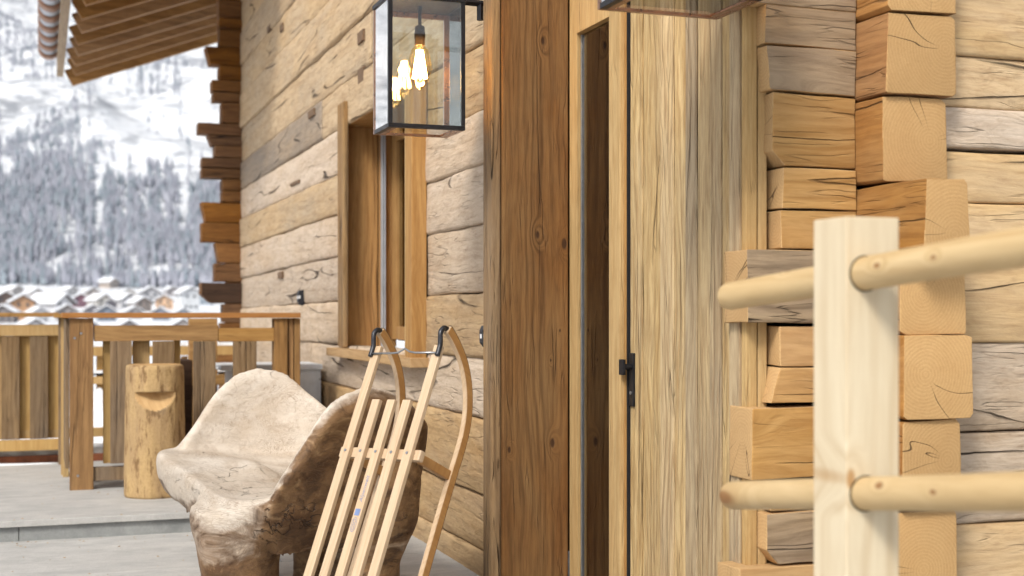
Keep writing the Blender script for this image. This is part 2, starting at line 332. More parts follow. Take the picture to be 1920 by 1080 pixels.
# carved root wood: bleached where worn on top, brown below
def root():
    t = NT('carved_root_wood'); tc = t.n.new('ShaderNodeTexCoord'); v = tc.outputs['Object']
    sp = t.n.new('ShaderNodeSeparateXYZ'); t.l.new(v, sp.inputs[0])
    mp = t.n.new('ShaderNodeMapping'); mp.inputs['Scale'].default_value = (1.0, .8, 1.9); t.l.new(v, mp.inputs[0])
    big = t.noise(mp.outputs[0], 2.6, 4, .6, dist=1.4)
    sw = t.noise(mp.outputs[0], 3.2, 3, .5, dist=3.2)
    line = t.mr(t.math('ABSOLUTE', t.math('SUBTRACT', t.math('FRACT', t.math('MULTIPLY', sw, 23)), .5)), .0, .25, 1, 0)
    line = t.math('MULTIPLY', line, t.mr(t.noise(v, 4, 2), .38, .6))
    at = t.n.new('ShaderNodeAttribute'); at.attribute_name = 'outer'
    ou = at.outputs['Fac']
    top = t.mix(t.mr(big, .36, .64), (.60, .535, .46), (.50, .42, .335))
    gq = t.noise(v, 20, 5, .7, dist=2); top = t.mix(t.mr(gq, .52, .72, 0, .45), top, (.24, .17, .115))
    low = t.mix(t.mr(big, .38, .62), (.23, .13, .06), (.095, .047, .02))
    blot = t.noise(mp.outputs[0], 6, 5, .65, dist=1.8)
    low = t.mix(t.mr(blot, .52, .66, 0, .75), low, (.05, .025, .012))
    low = t.mix(t.mr(blot, .45, .3, 0, .8), low, (.34, .215, .105))
    m = t.mr(t.math('ADD', ou, t.math('MULTIPLY', t.math('SUBTRACT', blot, .5), 0.7)), .14, .62, 0, 1, True)
    gs = t.n.new('ShaderNodeMapping'); gs.inputs['Scale'].default_value = (16, 2.6, 16); t.l.new(v, gs.inputs[0])
    sg = t.noise(gs.outputs[0], 1, 5, .65, dist=1.0)
    top = t.mix(t.mr(sg, .5, .68, 0, .3), top, (.27, .195, .135)); low = t.mix(t.mr(sg, .5, .7, 0, .6), low, (.045, .022, .01))
    col = t.mix(m, top, low)
    col = t.mix(t.math('MULTIPLY', line, .5), col, (.14, .085, .05))
    vo = t.n.new('ShaderNodeTexVoronoi'); vo.inputs['Scale'].default_value = 2.6; t.l.new(v, vo.inputs['Vector'])
    ckn = t.noise(mp.outputs[0], 2.2, 5, .55, dist=.5)
    ck = t.math('MULTIPLY', t.mr(t.math('ABSOLUTE', t.math('SUBTRACT', ckn, .5)), 0, .005, 1, 0), t.mr(t.noise(v, 3, 2), .55, .6))
    col = t.mix(t.math('MULTIPLY', ck, t.mr(ou, 0, .6, .35, .85)), col, (.05, .028, .016))
    t.l.new(col, t.b.inputs['Base Color']); t.b.inputs['Roughness'].default_value = .6; t.b.inputs['Specular IOR Level'].default_value = .3
    fine = t.noise(v, 55, 4, .6)
    h = t.math('SUBTRACT', t.math('ADD', t.math('MULTIPLY', fine, .5), t.math('MULTIPLY', blot, 1.2)), t.math('ADD', t.math('MULTIPLY', line, .15), t.math('MULTIPLY', ck, 2)))
    t.l.new(t.bump(h, .005), t.b.inputs['Normal']); return t.m
M['root'] = root()
def bark():
    t = NT('peeled_log_bark'); tc = t.n.new('ShaderNodeTexCoord'); v = tc.outputs['Object']
    mp = t.n.new('ShaderNodeMapping'); mp.inputs['Scale'].default_value = (1, 1, .28); t.l.new(v, mp.inputs[0])
    a = t.noise(mp.outputs[0], 9, 5, .6, dist=.5); b = t.noise(mp.outputs[0], 22, 5, .65); c = t.noise(v, 60, 3, .6)
    col = t.mix(t.mr(a, .35, .65), (.47, .32, .15), (.36, .24, .125))
    col = t.mix(t.mr(b, .53, .62, 0, .8), col, (.16, .085, .035)); col = t.mix(t.mr(a, .62, .72, 0, .8), col, (.15, .13, .10))
    col = t.mix(t.mr(c, .45, .75, 0, .4), col, (.22, .13, .055))
    t.l.new(col, t.b.inputs['Base Color']); t.b.inputs['Roughness'].default_value = .8
    t.l.new(t.bump(t.math('SUBTRACT', t.math('MULTIPLY', c, .3), b), .010), t.b.inputs['Normal']); return t.m
M['bark'] = bark()
M['carved'] = wood('fresh_carved_notch', 'Z', (.56, .38, .19), (.51, .33, .155), (.38, .22, .09), ring=.2, crack=0, knots=0, bump=.4, vary=0)

# ------------------------------------------------------------------ mountain, valley, village
def fbm(x, y, o=4):
    s, a, f = 0, 1, 1
    for _ in range(o): s += a*noise.noise(Vector((x*f, y*f, 3.7))); a *= .5; f *= 2.03
    return s
def terr(x, y):
    r = math.hypot(x, y); ph = math.degrees(math.atan2(x, y))
    if r < 14: return -.45
    pts = [(14, -.45), (40, -4), (120, -7.5), (260, -6.5), (520, 1.0), (900, 12.5), (1000, 22)]
    if r < 1000:
        for (a, ha), (b, hb) in zip(pts, pts[1:]):
            if r <= b: h = ha + (hb-ha)*(r-a)/(b-a); break
    else: h = 22 + (r-1000)*.345
    g = 1.0
    if abs(ph-10) > 60: g = max(0, 1-(abs(ph-10)-60)/30)      # the massif fills the far side of the valley
    if r > 520: h = 1 + (h-1)*g
    k = min(1, max(0, (r-900)/500))*g
    h += k*(fbm(x/520, y/520)*70 + fbm(x/120+9, y/120)*14)
    if r > 100: h += min(1, (r-100)/300)*fbm(x/60, y/60, 2)*.5
    return h
def terrain():
    vs_, fs = [], []
    radii = [0, 6, 14, 20, 28, 40, 60, 90, 130, 180, 240, 300]
    while radii[-1] < 940: radii.append(radii[-1]+30)
    while radii[-1] < 2600: radii.append(radii[-1]+9)
    while radii[-1] < 3700: radii.append(radii[-1]+40)
    az = [-180+8*i for i in range(20)] + [-20+1.0*i for i in range(13)] + [-7+.22*i for i in range(114)] + [18.2+1.5*i for i in range(12)] + [40+8*i for i in range(17)]
    n = len(az)
    for r in radii:
        for a in az: x, y = r*math.sin(R(a)), r*math.cos(R(a)); vs_.append((x, y, CH+terr(x, y)) if r > 0 else (0, 0, CH-1.7))
    for i in range(len(radii)-1):
        for k in range(n): fs.append((i*n+k, i*n+(k+1) % n, (i+1)*n+(k+1) % n, (i+1)*n+k))
    # keep the plot under the terrace low
    vs_ = [(x, y, min(z, -.25)) if math.hypot(x, y) < 18 else (x, y, z) for x, y, z in vs_]
    me = mk('terrain', vs_, [f[::-1] for f in fs]); me.shade_smooth()
    t = NT('snowy_mountainside'); ge = t.n.new('ShaderNodeNewGeometry'); v = ge.outputs['Position']
    sp = t.n.new('ShaderNodeSeparateXYZ'); t.l.new(v, sp.inputs[0])
    mp = t.n.new('ShaderNodeMapping'); mp.inputs['Scale'].default_value = (1, 1, 2.6); t.l.new(v, mp.inputs[0])
    a = t.noise(mp.outputs[0], .012, 6, .62, dist=.6); b = t.noise(mp.outputs[0], .05, 6, .68, dist=.5); c = t.noise(mp.outputs[0], .0045, 4, .6)
    q = t.math('ADD', t.math('MULTIPLY', a, .45), t.math('ADD', t.math('MULTIPLY', b, .45), t.math('MULTIPLY', c, .35)))
    rock = t.mr(q, .615, .715, 0, .75); rock = t.math('MULTIPLY', rock, t.mr(sp.outputs[2], 18, 60))
    snw = t.mix(t.mr(b, .35, .7), (.92, .93, .95), (.78, .82, .89))
    col = t.mix(rock, snw, (.17, .185, .22))
    t.l.new(col, t.b.inputs['Base Color']); t.b.inputs['Roughness'].default_value = .9
    t.l.new(t.bump(b, 6), t.b.inputs['Normal'])
    o = link('hills', me, t.m); o['kind'] = 'structure'
terrain()
def forest():
    rng = random.Random(3)
    sets = {'larch': ([], []), 'spruce': ([], [])}
    def dens(x, y, r, v):
        n = fbm(x/90+5, y/150, 3); m = fbm(x/330, y/260+2, 3)
        if v > 340: base = .42 if v < 560 else .0
        elif v > 270: base = .30
        elif v > 120: base = .26
        else: base = .24
        s = base + 2.0*n + m*1.2 + 1.5*noise.noise(Vector((math.degrees(math.atan2(x, y))*5.5, r/260, 4)))
        # snowy strips between the stands
        return s
    cnt = 0
    for _ in range(70000):
        ph = R(rng.uniform(-5, 12)); r = 950 + 1900*rng.random()**1.35
        x, y = r*math.sin(ph), r*math.cos(ph); h = terr(x, y)
        v = 585 - F*h/zc(x, y)
        if v < -30: continue
        if rng.random() > dens(x, y, r, v)*.72: continue
        kind = 'spruce' if rng.random() < .30 + .3*fbm(x/70, y/70+7, 2) else 'larch'
        V, Fc = sets[kind]; hh = rng.uniform(8, 15) if kind == 'spruce' else rng.uniform(8, 14)
        if v < 300: hh *= .62
        rad = hh*(.17 if kind == 'spruce' else .16); n = 5; z = CH+h-.5
        b0 = len(V); a0 = rng.uniform(0, 6)
        tiers = [(0.12, 1.0, .55), (.42, .72, .85), (.68, .42, 1.0)] if kind == 'spruce' else [(.1, .75, .6), (.35, 1.0, 1.0)]
        for (zb, rr, zt) in tiers:
            bb = len(V)
            for k in range(n):
                t = a0+k*6.283/n; q = rad*rr*rng.uniform(.6, 1.25); V.append((x+q*math.cos(t), y+q*math.sin(t), z+hh*zb*rng.uniform(.8, 1.2)))
            V.append((x+rng.uniform(-.3, .3), y, z+hh*zt))
            for k in range(n): Fc.append((bb+k, bb+(k+1) % n, bb+n))
        cnt += 1
    def fm(name, c1, c2):
        t = NT(name); ge = t.n.new('ShaderNodeNewGeometry'); n = t.noise(ge.outputs['Position'], .12, 3)
        t.l.new(t.mix(t.mr(n, .35, .65), c1, c2), t.b.inputs['Base Color']); t.b.inputs['Roughness'].default_value = .95; return t.m
    m1 = fm('haze_tinted_larch_twigs', (.42, .43, .49), (.31, .32, .38)); m2 = fm('haze_tinted_spruce', (.21, .26, .31), (.33, .38, .42))  # blue-grey of distance haze is put into the tree colours
    for kind, m, lab in (('larch', m1, 'bare grey brown larch wood covering the snowy mountainside'), ('spruce', m2, 'dark blue green spruces scattered across the snowy mountainside')):
        me = mk(kind, *sets[kind]); o = link(kind+'_forest', me, m); setp(o, lab, 'forest', None, 'stuff')
    print('trees', cnt)
forest()
WALLC = {}
def wallm(key, col):
    if key not in WALLC: WALLC[key] = plain('house_wall_'+key, col, .85, 0, .15, .6)
    return WALLC[key]
M['winp'] = plain('far_window_pane', (.06, .07, .09), .3); M['roof_edge'] = plain('dark_roof_edge', (.10, .075, .06), .8)
def roof_me(wd, dp, z0, rise, ov, th):
    a = wd/2+ov; b = dp/2+ov; k = rise/(wd/2); ze = z0-ov*k
    v = [(-a, -b, ze), (0, -b, z0+rise), (a, -b, ze), (-a, b, ze), (0, b, z0+rise), (a, b, ze)]
    v += [(x, y, z+th) for x, y, z in v]
    f = [(0, 1, 4, 3), (1, 2, 5, 4), (6, 9, 10, 7), (7, 10, 11, 8), (0, 6, 7, 1), (1, 7, 8, 2), (3, 4, 10, 9), (4, 5, 11, 10), (0, 3, 9, 6), (2, 8, 11, 5)]
    return mk('roof', v, f)
def house(u, v, wpx, key, col, label, tall=.62, rot=0, group='snow roofed chalets in the valley village', low=.30):
    wpx *= .80; v += 2; ph = TH + math.atan((u-960)/F); best = None; r = 255
    while r < 1900:
        x, y = r*math.sin(ph), r*math.cos(ph); h = terr(x, y); Z = zc(x, y); wd = wpx*Z/F
        vt = 585 - F*(h + wd*(tall+low))/Z
        if best is None or abs(vt-v) < best[0]: best = (abs(vt-v), x, y, h, wd)
        r += 4
    _, x, y, h, wd = best; dp = wd*1.15; ht = wd*tall
    e = empty('house', (x, y, CH+h), label, 'house', group)
    c, s = math.cos(rot), math.sin(rot); rz = (0, 0, rot - (ph-.0))
    bodyv = [(-wd/2, -dp/2, -2), (wd/2, -dp/2, -2), (wd/2, dp/2, -2), (-wd/2, dp/2, -2), (-wd/2, -dp/2, ht), (wd/2, -dp/2, ht), (wd/2, dp/2, ht), (-wd/2, dp/2, ht), (0, -dp/2, ht+wd*low), (0, dp/2, ht+wd*low)]
    bodyf = [(0, 1, 5, 8, 4), (1, 2, 6, 5), (2, 3, 7, 9, 6), (3, 0, 4, 7), (4, 8, 9, 7), (5, 6, 9, 8)]
    link('wall', mk('wall', bodyv, bodyf), wallm(key, col), e, (x, y, CH+h), rz)
    link('roof', roof_me(wd, dp, ht+.05, wd*low, wd*.13, wd*.03), M['roof_edge'], e, (x, y, CH+h), rz)
    link('roof_snow', roof_me(wd*1.02, dp*1.02, ht+.1+wd*.03, wd*low, wd*.13, wd*.06), M['snow'], e, (x, y, CH+h), rz)
    bm_rot = Matrix.Rotation(rz[2], 4, 'Z')
    wmesh = box_me(wd*.13, .2, wd*.14, 0)
    for i, (fx, fz) in enumerate([(-.28, .2), (.0, .2), (.28, .2), (-.2, .52), (.2, .52)]):
        p = bm_rot @ Vector((fx*wd, -dp/2-.03, fz*ht/.62))
        if i > 0: me = wmesh
        link('window', wmesh, M['winp'], e, (x+p.x, y+p.y, CH+h+p.z), rz)
HL = [
 (6, 546, 44, 'umber', (.16, .11, .09), 'dark brown chalet with snow roof at the far left edge of the village', .55, .2),
 (41, 552, 50, 'orange', (.46, .27, .15), 'orange walled chalet with snowy gable roof near the left edge of the village', .85, .1),
 (10, 572, 48, 'greyb', (.20, .18, .18), 'grey brown chalet with a snow roof low at the left, behind the railing top', .5, -.2),
 (96, 551, 62, 'white', (.62, .62, .64), 'long low white building under one broad snow covered roof', .35, .9),
 (150, 550, 34, 'plum', (.22, .11, .14), 'plum coloured chalet with snowy roof left of the village centre', .6, .1),
 (187, 551, 40, 'cream', (.60, .57, .52), 'cream chalet right beside the plum coloured one', .5, .5),
 (208, 560, 26, 'dark', (.13, .12, .14), 'small dark chalet in the middle of the village', .6, 0),
 (228, 550, 40, 'wht2', (.6, .6, .62), 'white chalet with wide snow roof at the village centre', .5, .7),
 (281, 537, 44, 'gry', (.42, .42, .44), 'grey chalet with an arched looking snow roof, highest of the village row', .45, .1),
 (262, 556, 40, 'tan', (.30, .25, .22), 'tan chalet below the highest grey chalet', .5, .4),
 (308, 552, 40, 'peach', (.60, .40, .26), 'peach coloured chalet with snow roof in the right half of the village', .5, 0),
 (352, 538, 42, 'block', (.60, .62, .64), 'tall pale apartment block at the right end of the village', 1.1, .3),
 (384, 545, 34, 'blueg', (.30, .35, .40), 'blue grey house directly beside the log corner', .6, -.2),
 (173, 570, 36, 'g1', (.26, .25, .27), 'grey chalet in the front village row, right of the railing corner', .5, .1),
 (200, 572, 44, 'g2', (.20, .23, .28), 'blue grey chalet in the middle of the front village row', .5, 0),
 (250, 574, 34, 'g3', (.36, .34, .34), 'light grey chalet of the front row with small snowy gable', .5, .2),
 (302, 575, 36, 'g4', (.22, .24, .29), 'slate grey chalet of the front row under the peach one', .5, -.1),
 (342, 577, 34, 'g5', (.27, .30, .35), 'steel blue chalet at the right end of the front row', .5, .1),
 (124, 571, 44, 'g6', (.30, .27, .26), 'grey brown chalet in front of the long white building', .5, .1),
 (70, 576, 40, 'g7', (.56, .56, .58), 'white chalet in front of the orange walled chalet', .5, .3),
 (204, 520, 28, 'up', (.42, .36, .32), 'lone chalet with snow roof standing above the village at the wood edge', .5, .8),
 (103, 446, 13, 'yel', (.55, .42, .20), 'tiny yellow hut in a clearing high in the larch wood', .9, .1),
 (160, 597, 62, 'n1', (.24, .26, .32), 'blue grey near chalet seen under the table board, leftmost', .4, .1),
 (236, 599, 56, 'n2', (.33, .30, .29), 'brown grey near chalet seen under the middle of the table board', .4, .2),
 (340, 598, 60, 'n3', (.42, .38, .36), 'pale near chalet seen under the right part of the table board', .4, .1),
 (64, 540, 30, 'k1', (.45, .42, .40), 'pale chalet high in the village between the orange and the long white house', .5, .4),
 (172, 538, 28, 'k2', (.40, .36, .34), 'small grey beige chalet above the cream chalet', .5, .2),
 (245, 540, 28, 'k3', (.50, .48, .46), 'small pale chalet up left of the highest grey chalet', .5, -.1),
 (320, 536, 26, 'k4', (.36, .33, .33), 'small grey chalet up between the highest grey one and the apartment block', .5, .3),
 (130, 536, 26, 'k5', (.55, .54, .54), 'small white chalet at the wood edge above the plum coloured one', .5, .5),
 (25, 534, 28, 'k6', (.48, .45, .43), 'small pale chalet at the wood edge near the left edge of the photo', .5, .6),
 (60, 598, 66, 'k7', (.50, .49, .50), 'pale near chalet seen below the cap board of the far left railing', .4, .2),
]
for (u, v, wp, key, col, lab, tall, rot) in HL: house(u, v, wp, key, col, lab, tall, rot)

# ------------------------------------------------------------------ terrace floors
UZ, LZ, K = -.02, -.15, 1.134
low = setp(bpy.data.objects.new('terrace', None), kind='structure'); C.objects.link(low)
up = setp(bpy.data.objects.new('upper_terrace', None), kind='structure'); C.objects.link(up)
def slabs(parent, x0, x1, y0, y1, z, nx, ny, mat, th=.04, gap=.004, seed=0):
    rr = random.Random(seed); yy = [y0+(y1-y0)*i/ny for i in range(ny+1)]
    for j in range(ny):
        xo = rr.uniform(-.3, .3); xs = [x0]+[x0+(x1-x0)*(i/nx)+xo for i in range(1, nx)]+[x1]
        for i in range(nx):
            box('paving_slab', xs[i]+gap/2, xs[i+1]-gap/2, yy[j]+gap/2, yy[j+1]-gap/2, z-th, z+rr.uniform(-.0015, .0015), mat, parent, .003)
slabs(low, -5, 2.6, -3, 8.75, LZ, 5, 9, M['granite'], seed=1)
box('slab_bed', -5.05, 6, -3.05, 8.66, -.45, LZ-.043, M['granite_edge'], low, 0)
def yf(x): return 7.63
slabs(up, -5, 2.3, 8.61, 11.86, UZ, 5, 2, M['granite'], th=.038, seed=2)
for i in range(6):
    box('riser_stone', -5+i*1.22+.002, -5+(i+1)*1.22-.002, 8.64, 8.76, LZ-.03, UZ-.04, M['granite_edge'], up, .004, jit=.001, seed=i)
box('slab_bed', -5.0, 2.3, 8.77, 11.87, -.45, UZ-.042, M['granite_edge'], up, 0)
box('slab_bed', .3, 2.3, 12.3, 15.6, -.45, UZ-.01, M['granite_edge'], up, 0)
e = box('edge_strip', -5, 2.2, 11.88, 11.92, -.45, UZ+.06, M['rust'], up, .003)
box('coping_stone', -5, 2.2, 11.93, 12.25, -.45, UZ+.105, M['granite'], up, .01)
# crumbs of snow and the snow drift
def snow_heap(name, cx, cy, rx, ry, h, z, label, seed, n=22, cat='snow'):
    V, Fc = [], []
    for i in range(n):
        for j in range(n):
            a, b = -1+2*i/(n-1), -1+2*j/(n-1); d = max(0, 1-(abs(a)**2.2+abs(b)**2.2))
            q = d**.6*h*(1+.7*noise.noise(Vector((a*3+seed, b*3, 0)))) + (-.02 if d <= 0 else 0)
            V.append((a*rx*(1+.1*noise.noise(Vector((b*3, seed, 1)))), b*ry, q))
    for i in range(n-1):
        for j in range(n-1): Fc.append((i*n+j, (i+1)*n+j, (i+1)*n+j+1, i*n+j+1))
    o = link(name, mk(name, V, Fc), M['snow'], None, (cx, cy, z), smooth=True); setp(o, label, cat, None, 'stuff'); return o
snow_heap('snow_drift', .72, 14.1, 1.0, 1.1, .62, -.33, 'white snow heap lying beyond the railing behind the log stool', 1)
snow_heap('snow_crumbs', -1.6, 11.78, 1.8, .07, .022, UZ, 'thin crumbly line of old snow along the rusty terrace edge', 2, 40)
snow_heap('snow_strip', 1.2, 12.09, .95, .14, .03, UZ+.104, 'strip of snow lying on the stone coping behind the log stool', 5, 30)

rg_ = random.Random(11); V, Fc = [], []
for _ in range(420):
    x, y = rg_.uniform(-2.6, 2.0), rg_.choice([rg_.uniform(6.3, 8.5), rg_.gauss(8.55, .06), rg_.uniform(8.8, 11.6)])
    z = (LZ if y < 8.62 else UZ)+.002; q = rg_.uniform(.002, .007); a = rg_.uniform(0, 6); b = len(V)
    for k in range(4): t_ = a+k*1.57; V.append((x+q*(1.8 if k % 2 else .7)*math.cos(t_), y+q*math.sin(t_), z))
    V.append((x, y, z+q*.7)); Fc += [(b+k, b+(k+1) % 4, b+4) for k in range(4)]
setp(link('grit', mk('grit', V, Fc), M['bark']), 'fine grit and wood crumbs scattered on the grey terrace slabs', 'grit', None, 'stuff')
box('leaf', xy(581, 6.75)[0]-.03, xy(581, 6.75)[0]+.03, xy(581, 6.75)[1], xy(581, 6.75)[1]+.02, LZ+.001, LZ+.006, M['dark_void'], None, .001)
setp(bpy.data.objects['leaf'], 'small dark fallen leaf lying on the slabs under the bench', 'leaf')
# ------------------------------------------------------------------ the chalet
chalet = empty('chalet', (2.3, 6.3, 0), 'timber chalet of hewn log courses with plank door, deep window and brown entrance post', 'building')
def beam_me(L, h, T, seed, amp=.008, step=.09, rnd=.020, h2=None, endtaper=.5, m=4, ends=(1, 1)):
    """hewn beam along +X from 0..L, centred in Y and Z"""
    rr = random.Random(seed); so_ = Vector((seed*3.1, seed*1.7, 0)); h2 = h if h2 is None else h2
    ns = max(3, int(L/step)); prof = []
    def corner(cx, cz, a0):
        for k in range(3): a = a0 + k*math.pi/4; prof.append((cx, cz, math.cos(a), math.sin(a)))
    def side(p, q, n):
        for k in range(1, n): prof.append((p[0]+(q[0]-p[0])*k/n, p[1]+(q[1]-p[1])*k/n, 0, 0))
    # unit profile: cx, cz in -1..1 of the inner rectangle
    corner(1, -1, -math.pi/2); side((1.0001, -1), (1.0001, 1), m); corner(1, 1, 0); side((1, 1.0001), (-1, 1.0001), 3)
    corner(-1, 1, math.pi/2); side((-1.0001, 1), (-1.0001, -1), m); corner(-1, -1, math.pi); side((-1, -1.0001), (1, -1.0001), 3)
    V, Fc = [], []; npf = len(prof)
    xs = [0.0, .012] + [L*i/ns for i in range(1, ns)] + [L-.012, L]
    for ix, x in enumerate(xs):
        f = x/L; H = (h + (h2-h)*f)/2; r = min(rnd, H*.6); sh = 1.0
        if (ix == 0 and ends[0]) or (ix == len(xs)-1 and ends[1]): sh = 1-.02/H
        wob = amp*.9*noise.noise(Vector((x*.9, 7.7, seed)))
        for (cx, cz, nx_, nz_) in prof:
            if nx_ == 0 and nz_ == 0:
                yy = cx*(T/2-r) if abs(cx) < 1 else math.copysign(T/2, cx)
                zz = cz*(H-r) if abs(cz) < 1 else math.copysign(H, cz)
            else: yy = cx*(T/2-r) + nx_*r; zz = cz*(H-r) + nz_*r
            p = Vector((x, yy, zz)); q = p*1.0 + so_
            d = amp*noise.noise(Vector((q.x*2.1, q.y*5, q.z*7))) + amp*.55*noise.noise(Vector((q.x*8, q.y*9, q.z*13)))
            dirv = Vector((0, yy/(T/2), zz/H)); dirv.normalize()
            p += dirv*d; p.z += wob; p.y *= sh; p.z *= sh
            V.append(p)
    for i in range(len(xs)-1):
        for k in range(npf): Fc.append((i*npf+k, i*npf+(k+1) % npf, (i+1)*npf+(k+1) % npf, (i+1)*npf+k))
    nb = len(Fc); Fc.append(tuple(range(npf-1, -1, -1))); Fc.append(tuple(range((len(xs)-1)*npf, len(xs)*npf)))
    return mk('beam', V, Fc, [0]*nb + [1, 1])
def log_y(y0, y1, zb0, zt0, zb1, zt1, xface, T, mat, seed, label=None, amp=.009, ends=(1, 1)):
    """log running along Y; face towards -X at xface; heights at y0 (near) and y1 (far)"""
    L = y1-y0; h0, h1 = zt0-zb0, zt1-zb1; me = beam_me(L, h0, T, seed, amp, h2=h1, ends=ends)
    # shear: centreline rises from near to far
    c0, c1 = (zb0+zt0)/2, (zb1+zt1)/2
    for v in me.vertices: v.co.z += (c1-c0)*v.co.x/L
    return link('log', me, [mat, M['end_x']], chalet, (xface+T/2, y0, c0), (0, 0, R(90)), smooth=True, label=label)
# long side wall (runs in depth). courses: height above eye at the window side and at the far corner
XW = 2.2
NEAR = [-1.62, -1.27, -.967, -.57, -.25, .095, .459, .775, 1.07, 1.43, 1.77, 2.14, 2.5, 2.86, 3.22, 3.6, 3.95]
FAR = [-1.62, -1.27, -.93, -.594, -.277, .04, .39, .749, 1.085, 1.43, 1.743, 2.14, 2.53, 2.87, 3.25, 3.6, 3.95]
mats = ['hewn_tan', 'hewn_tan', 'hewn_tan', 'hewn_white', 'hewn_white', 'hewn_white', 'hewn_white', 'hewn', 'hewn_white', 'hewn_grey', 'hewn', 'hewn', 'hewn', 'hewn', 'hewn', 'hewn']
matsR = ['hewn_tan', 'hewn_tan', 'hewn_tan', 'hewn_white', 'hewn_tan', 'hewn_white', 'hewn_white', 'hewn_white', 'hewn_tan', 'hewn', 'hewn', 'hewn', 'hewn', 'hewn', 'hewn', 'hewn']
YN, YF, YJ0, YJ1 = 6.33, 15.85, 7.86, 10.12
def hh(i, y): t = (y-YJ0)/(YF-YJ0); return CH + NEAR[i]*(1-t) + FAR[i]*t
G = .0005
for i in range(16):
    win = 4 <= i <= 8 and True
    xo = XW + [.0, .012, -.006, .008, -.004, .01, 0, -.008, .006, .0, .012, -.01, .004, -.006, .01, 0][i]
    if win:
        segs = [(YN, YJ0, matsR[i]), (YJ1, YF, mats[i])]
    else:
        j = [0, 0, 0, 11.4, 0, 0, 0, 0, 0, 10.9, 9.2, 0, 10.4, 0, 12.2, 0][i]
        segs = [(YN, j, matsR[i]), (j+.003, YF, mats[i])] if j else [(YN, YF, mats[i])]
        if i < 4 and not j: segs = [(YN, 9.6+i*.5, matsR[i]), (9.603+i*.5, YF, mats[i])]
    for (a, b, mm) in segs:
        lab = 'grey weathered hewn log' if mm == 'hewn_grey' else None
        log_y(a, b, hh(i, a)+G, hh(i+1, a)-G, hh(i, b)+G, hh(i+1, b)-G, xo, .24, M[mm], i*7+int(a), lab)
# unseen backing added so no light comes through the joints
box('gap_backing', XW+.10, XW+.42, YJ1+.012, YF-.1, 0, 5.2, M['dark_void'], chalet, 0)
box('gap_backing', XW+.10, XW+.22, 6.45, YJ0-.03, 0, 5.2, M['dark_void'], chalet, 0)
box('gap_backing', XW+.10, XW+.22, YJ0-.03, YJ1+.05, 0, .95, M['dark_void'], chalet, 0)
box('gap_backing', XW+.10, XW+.22, YJ0-.03, YJ1+.05, 2.72, 5.2, M['dark_void'], chalet, 0)
# dark boxes standing in for the shaded peg holes in the wall
for (u, v, wu, hv, d_) in ((676, 64, 11, 22, .0), (677, 137, 10, 27, .0), (586, 209, 11, 14, .02), (505, 50, 6, 12, .01), (529, 49, 5, 14, .01), (553, 339, 17, 6, .0), (526, 515, 8, 12, .01)):
    y0_, y1_ = y_on(u+wu/2, XW), y_on(u-wu/2, XW)
    box('peg_hole_shade', XW-.006-d_*.5, XW+.05, y0_, y1_, hz(v+hv/2, XW, y0_), hz(v-hv/2, XW, y0_), M['peg_hole_shade'], chalet, .003, .004, int(u))
# window in its deep reveal
zs, zt = CH-.27, CH+1.44
win = box('window', 2.62, 2.68, 8.00, 10.02, zs+.05, zt-.02, M['dark_void'], chalet, .002)
def wbox(name, *a, **k): return box(name, *a, **{**k, 'parent': win})
wbox('jamb_post', XW-.035, XW+.004, 9.90, 10.12, zs+.0, zt+.16, M['old_board'], bev=.012, jit=.004, seed=4)
wbox('reveal_board', XW+.006, XW+.27, 10.06, 10.125, zs, zt+.03, M['reveal'], bev=.004)
wbox('reveal_board', XW+.272, 2.60, 9.98, 10.05, zs, zt, M['reveal'], bev=.004)
wbox('frame', 2.56, 2.615, 9.84, 9.975, zs+.06, zt-.02, M['casing'], bev=.004)
wbox('frame', 2.56, 2.615, 8.10, 8.24, zs+.06, zt-.02, M['casing'], bev=.004)
wbox('frame', 2.56, 2.614, 8.242, 9.838, zs+.06, zs+.16, M['casing'], bev=.004)
wbox('frame', 2.56, 2.614, 8.242, 9.838, zt-.14, zt-.02, M['casing'], bev=.004)
wbox('pane', 2.585, 2.592, 8.245, 9.835, zs+.165, zt-.145, M['glass_door'], bev=0)
wbox('jamb_post', XW-.095, XW-.0, 7.72, 7.875, zs-.06, zt+.05, M['casing'], bev=.006, jit=.002, seed=8)
wbox('jamb_post', XW-.06, XW+.30, 7.88, 8.02, zs+.0, zt+.02, M['jamb'], bev=.006)
wbox('head_board', XW+.02, 2.60, 8.025, 10.055, zt-.015, zt+.045, M['reveal'], bev=.004)
s_ = wbox('sill', XW-.11, 2.56, 7.70, 10.18, zs-.065, zs-.005, M['sill'], bev=.005)
wbox('guide_rail', XW+.272, XW+.284, 9.930, 9.976, zs+.0, zt-.02, M['zinc'], bev=.002)
wbox('guide_rail', XW+.290, XW+.302, 9.930, 9.976, zs+.0, zt-.02, M['zinc'], bev=.002)
wbox('guide_rail', XW+.285, XW+.289, 9.945, 9.976, zs+.0, zt-.02, M['anthracite'], bev=0)
# entrance post and its weathered side board
box('entrance_post', 2.149, 2.497, 6.18, 6.42, LZ-.01, 4.9, M['post'], chalet, .006)
box('side_board', 2.098, 2.145, 6.20, 6.33, LZ-.01, 4.9, M['old_board'], chalet, .010, jit=.003, seed=3)
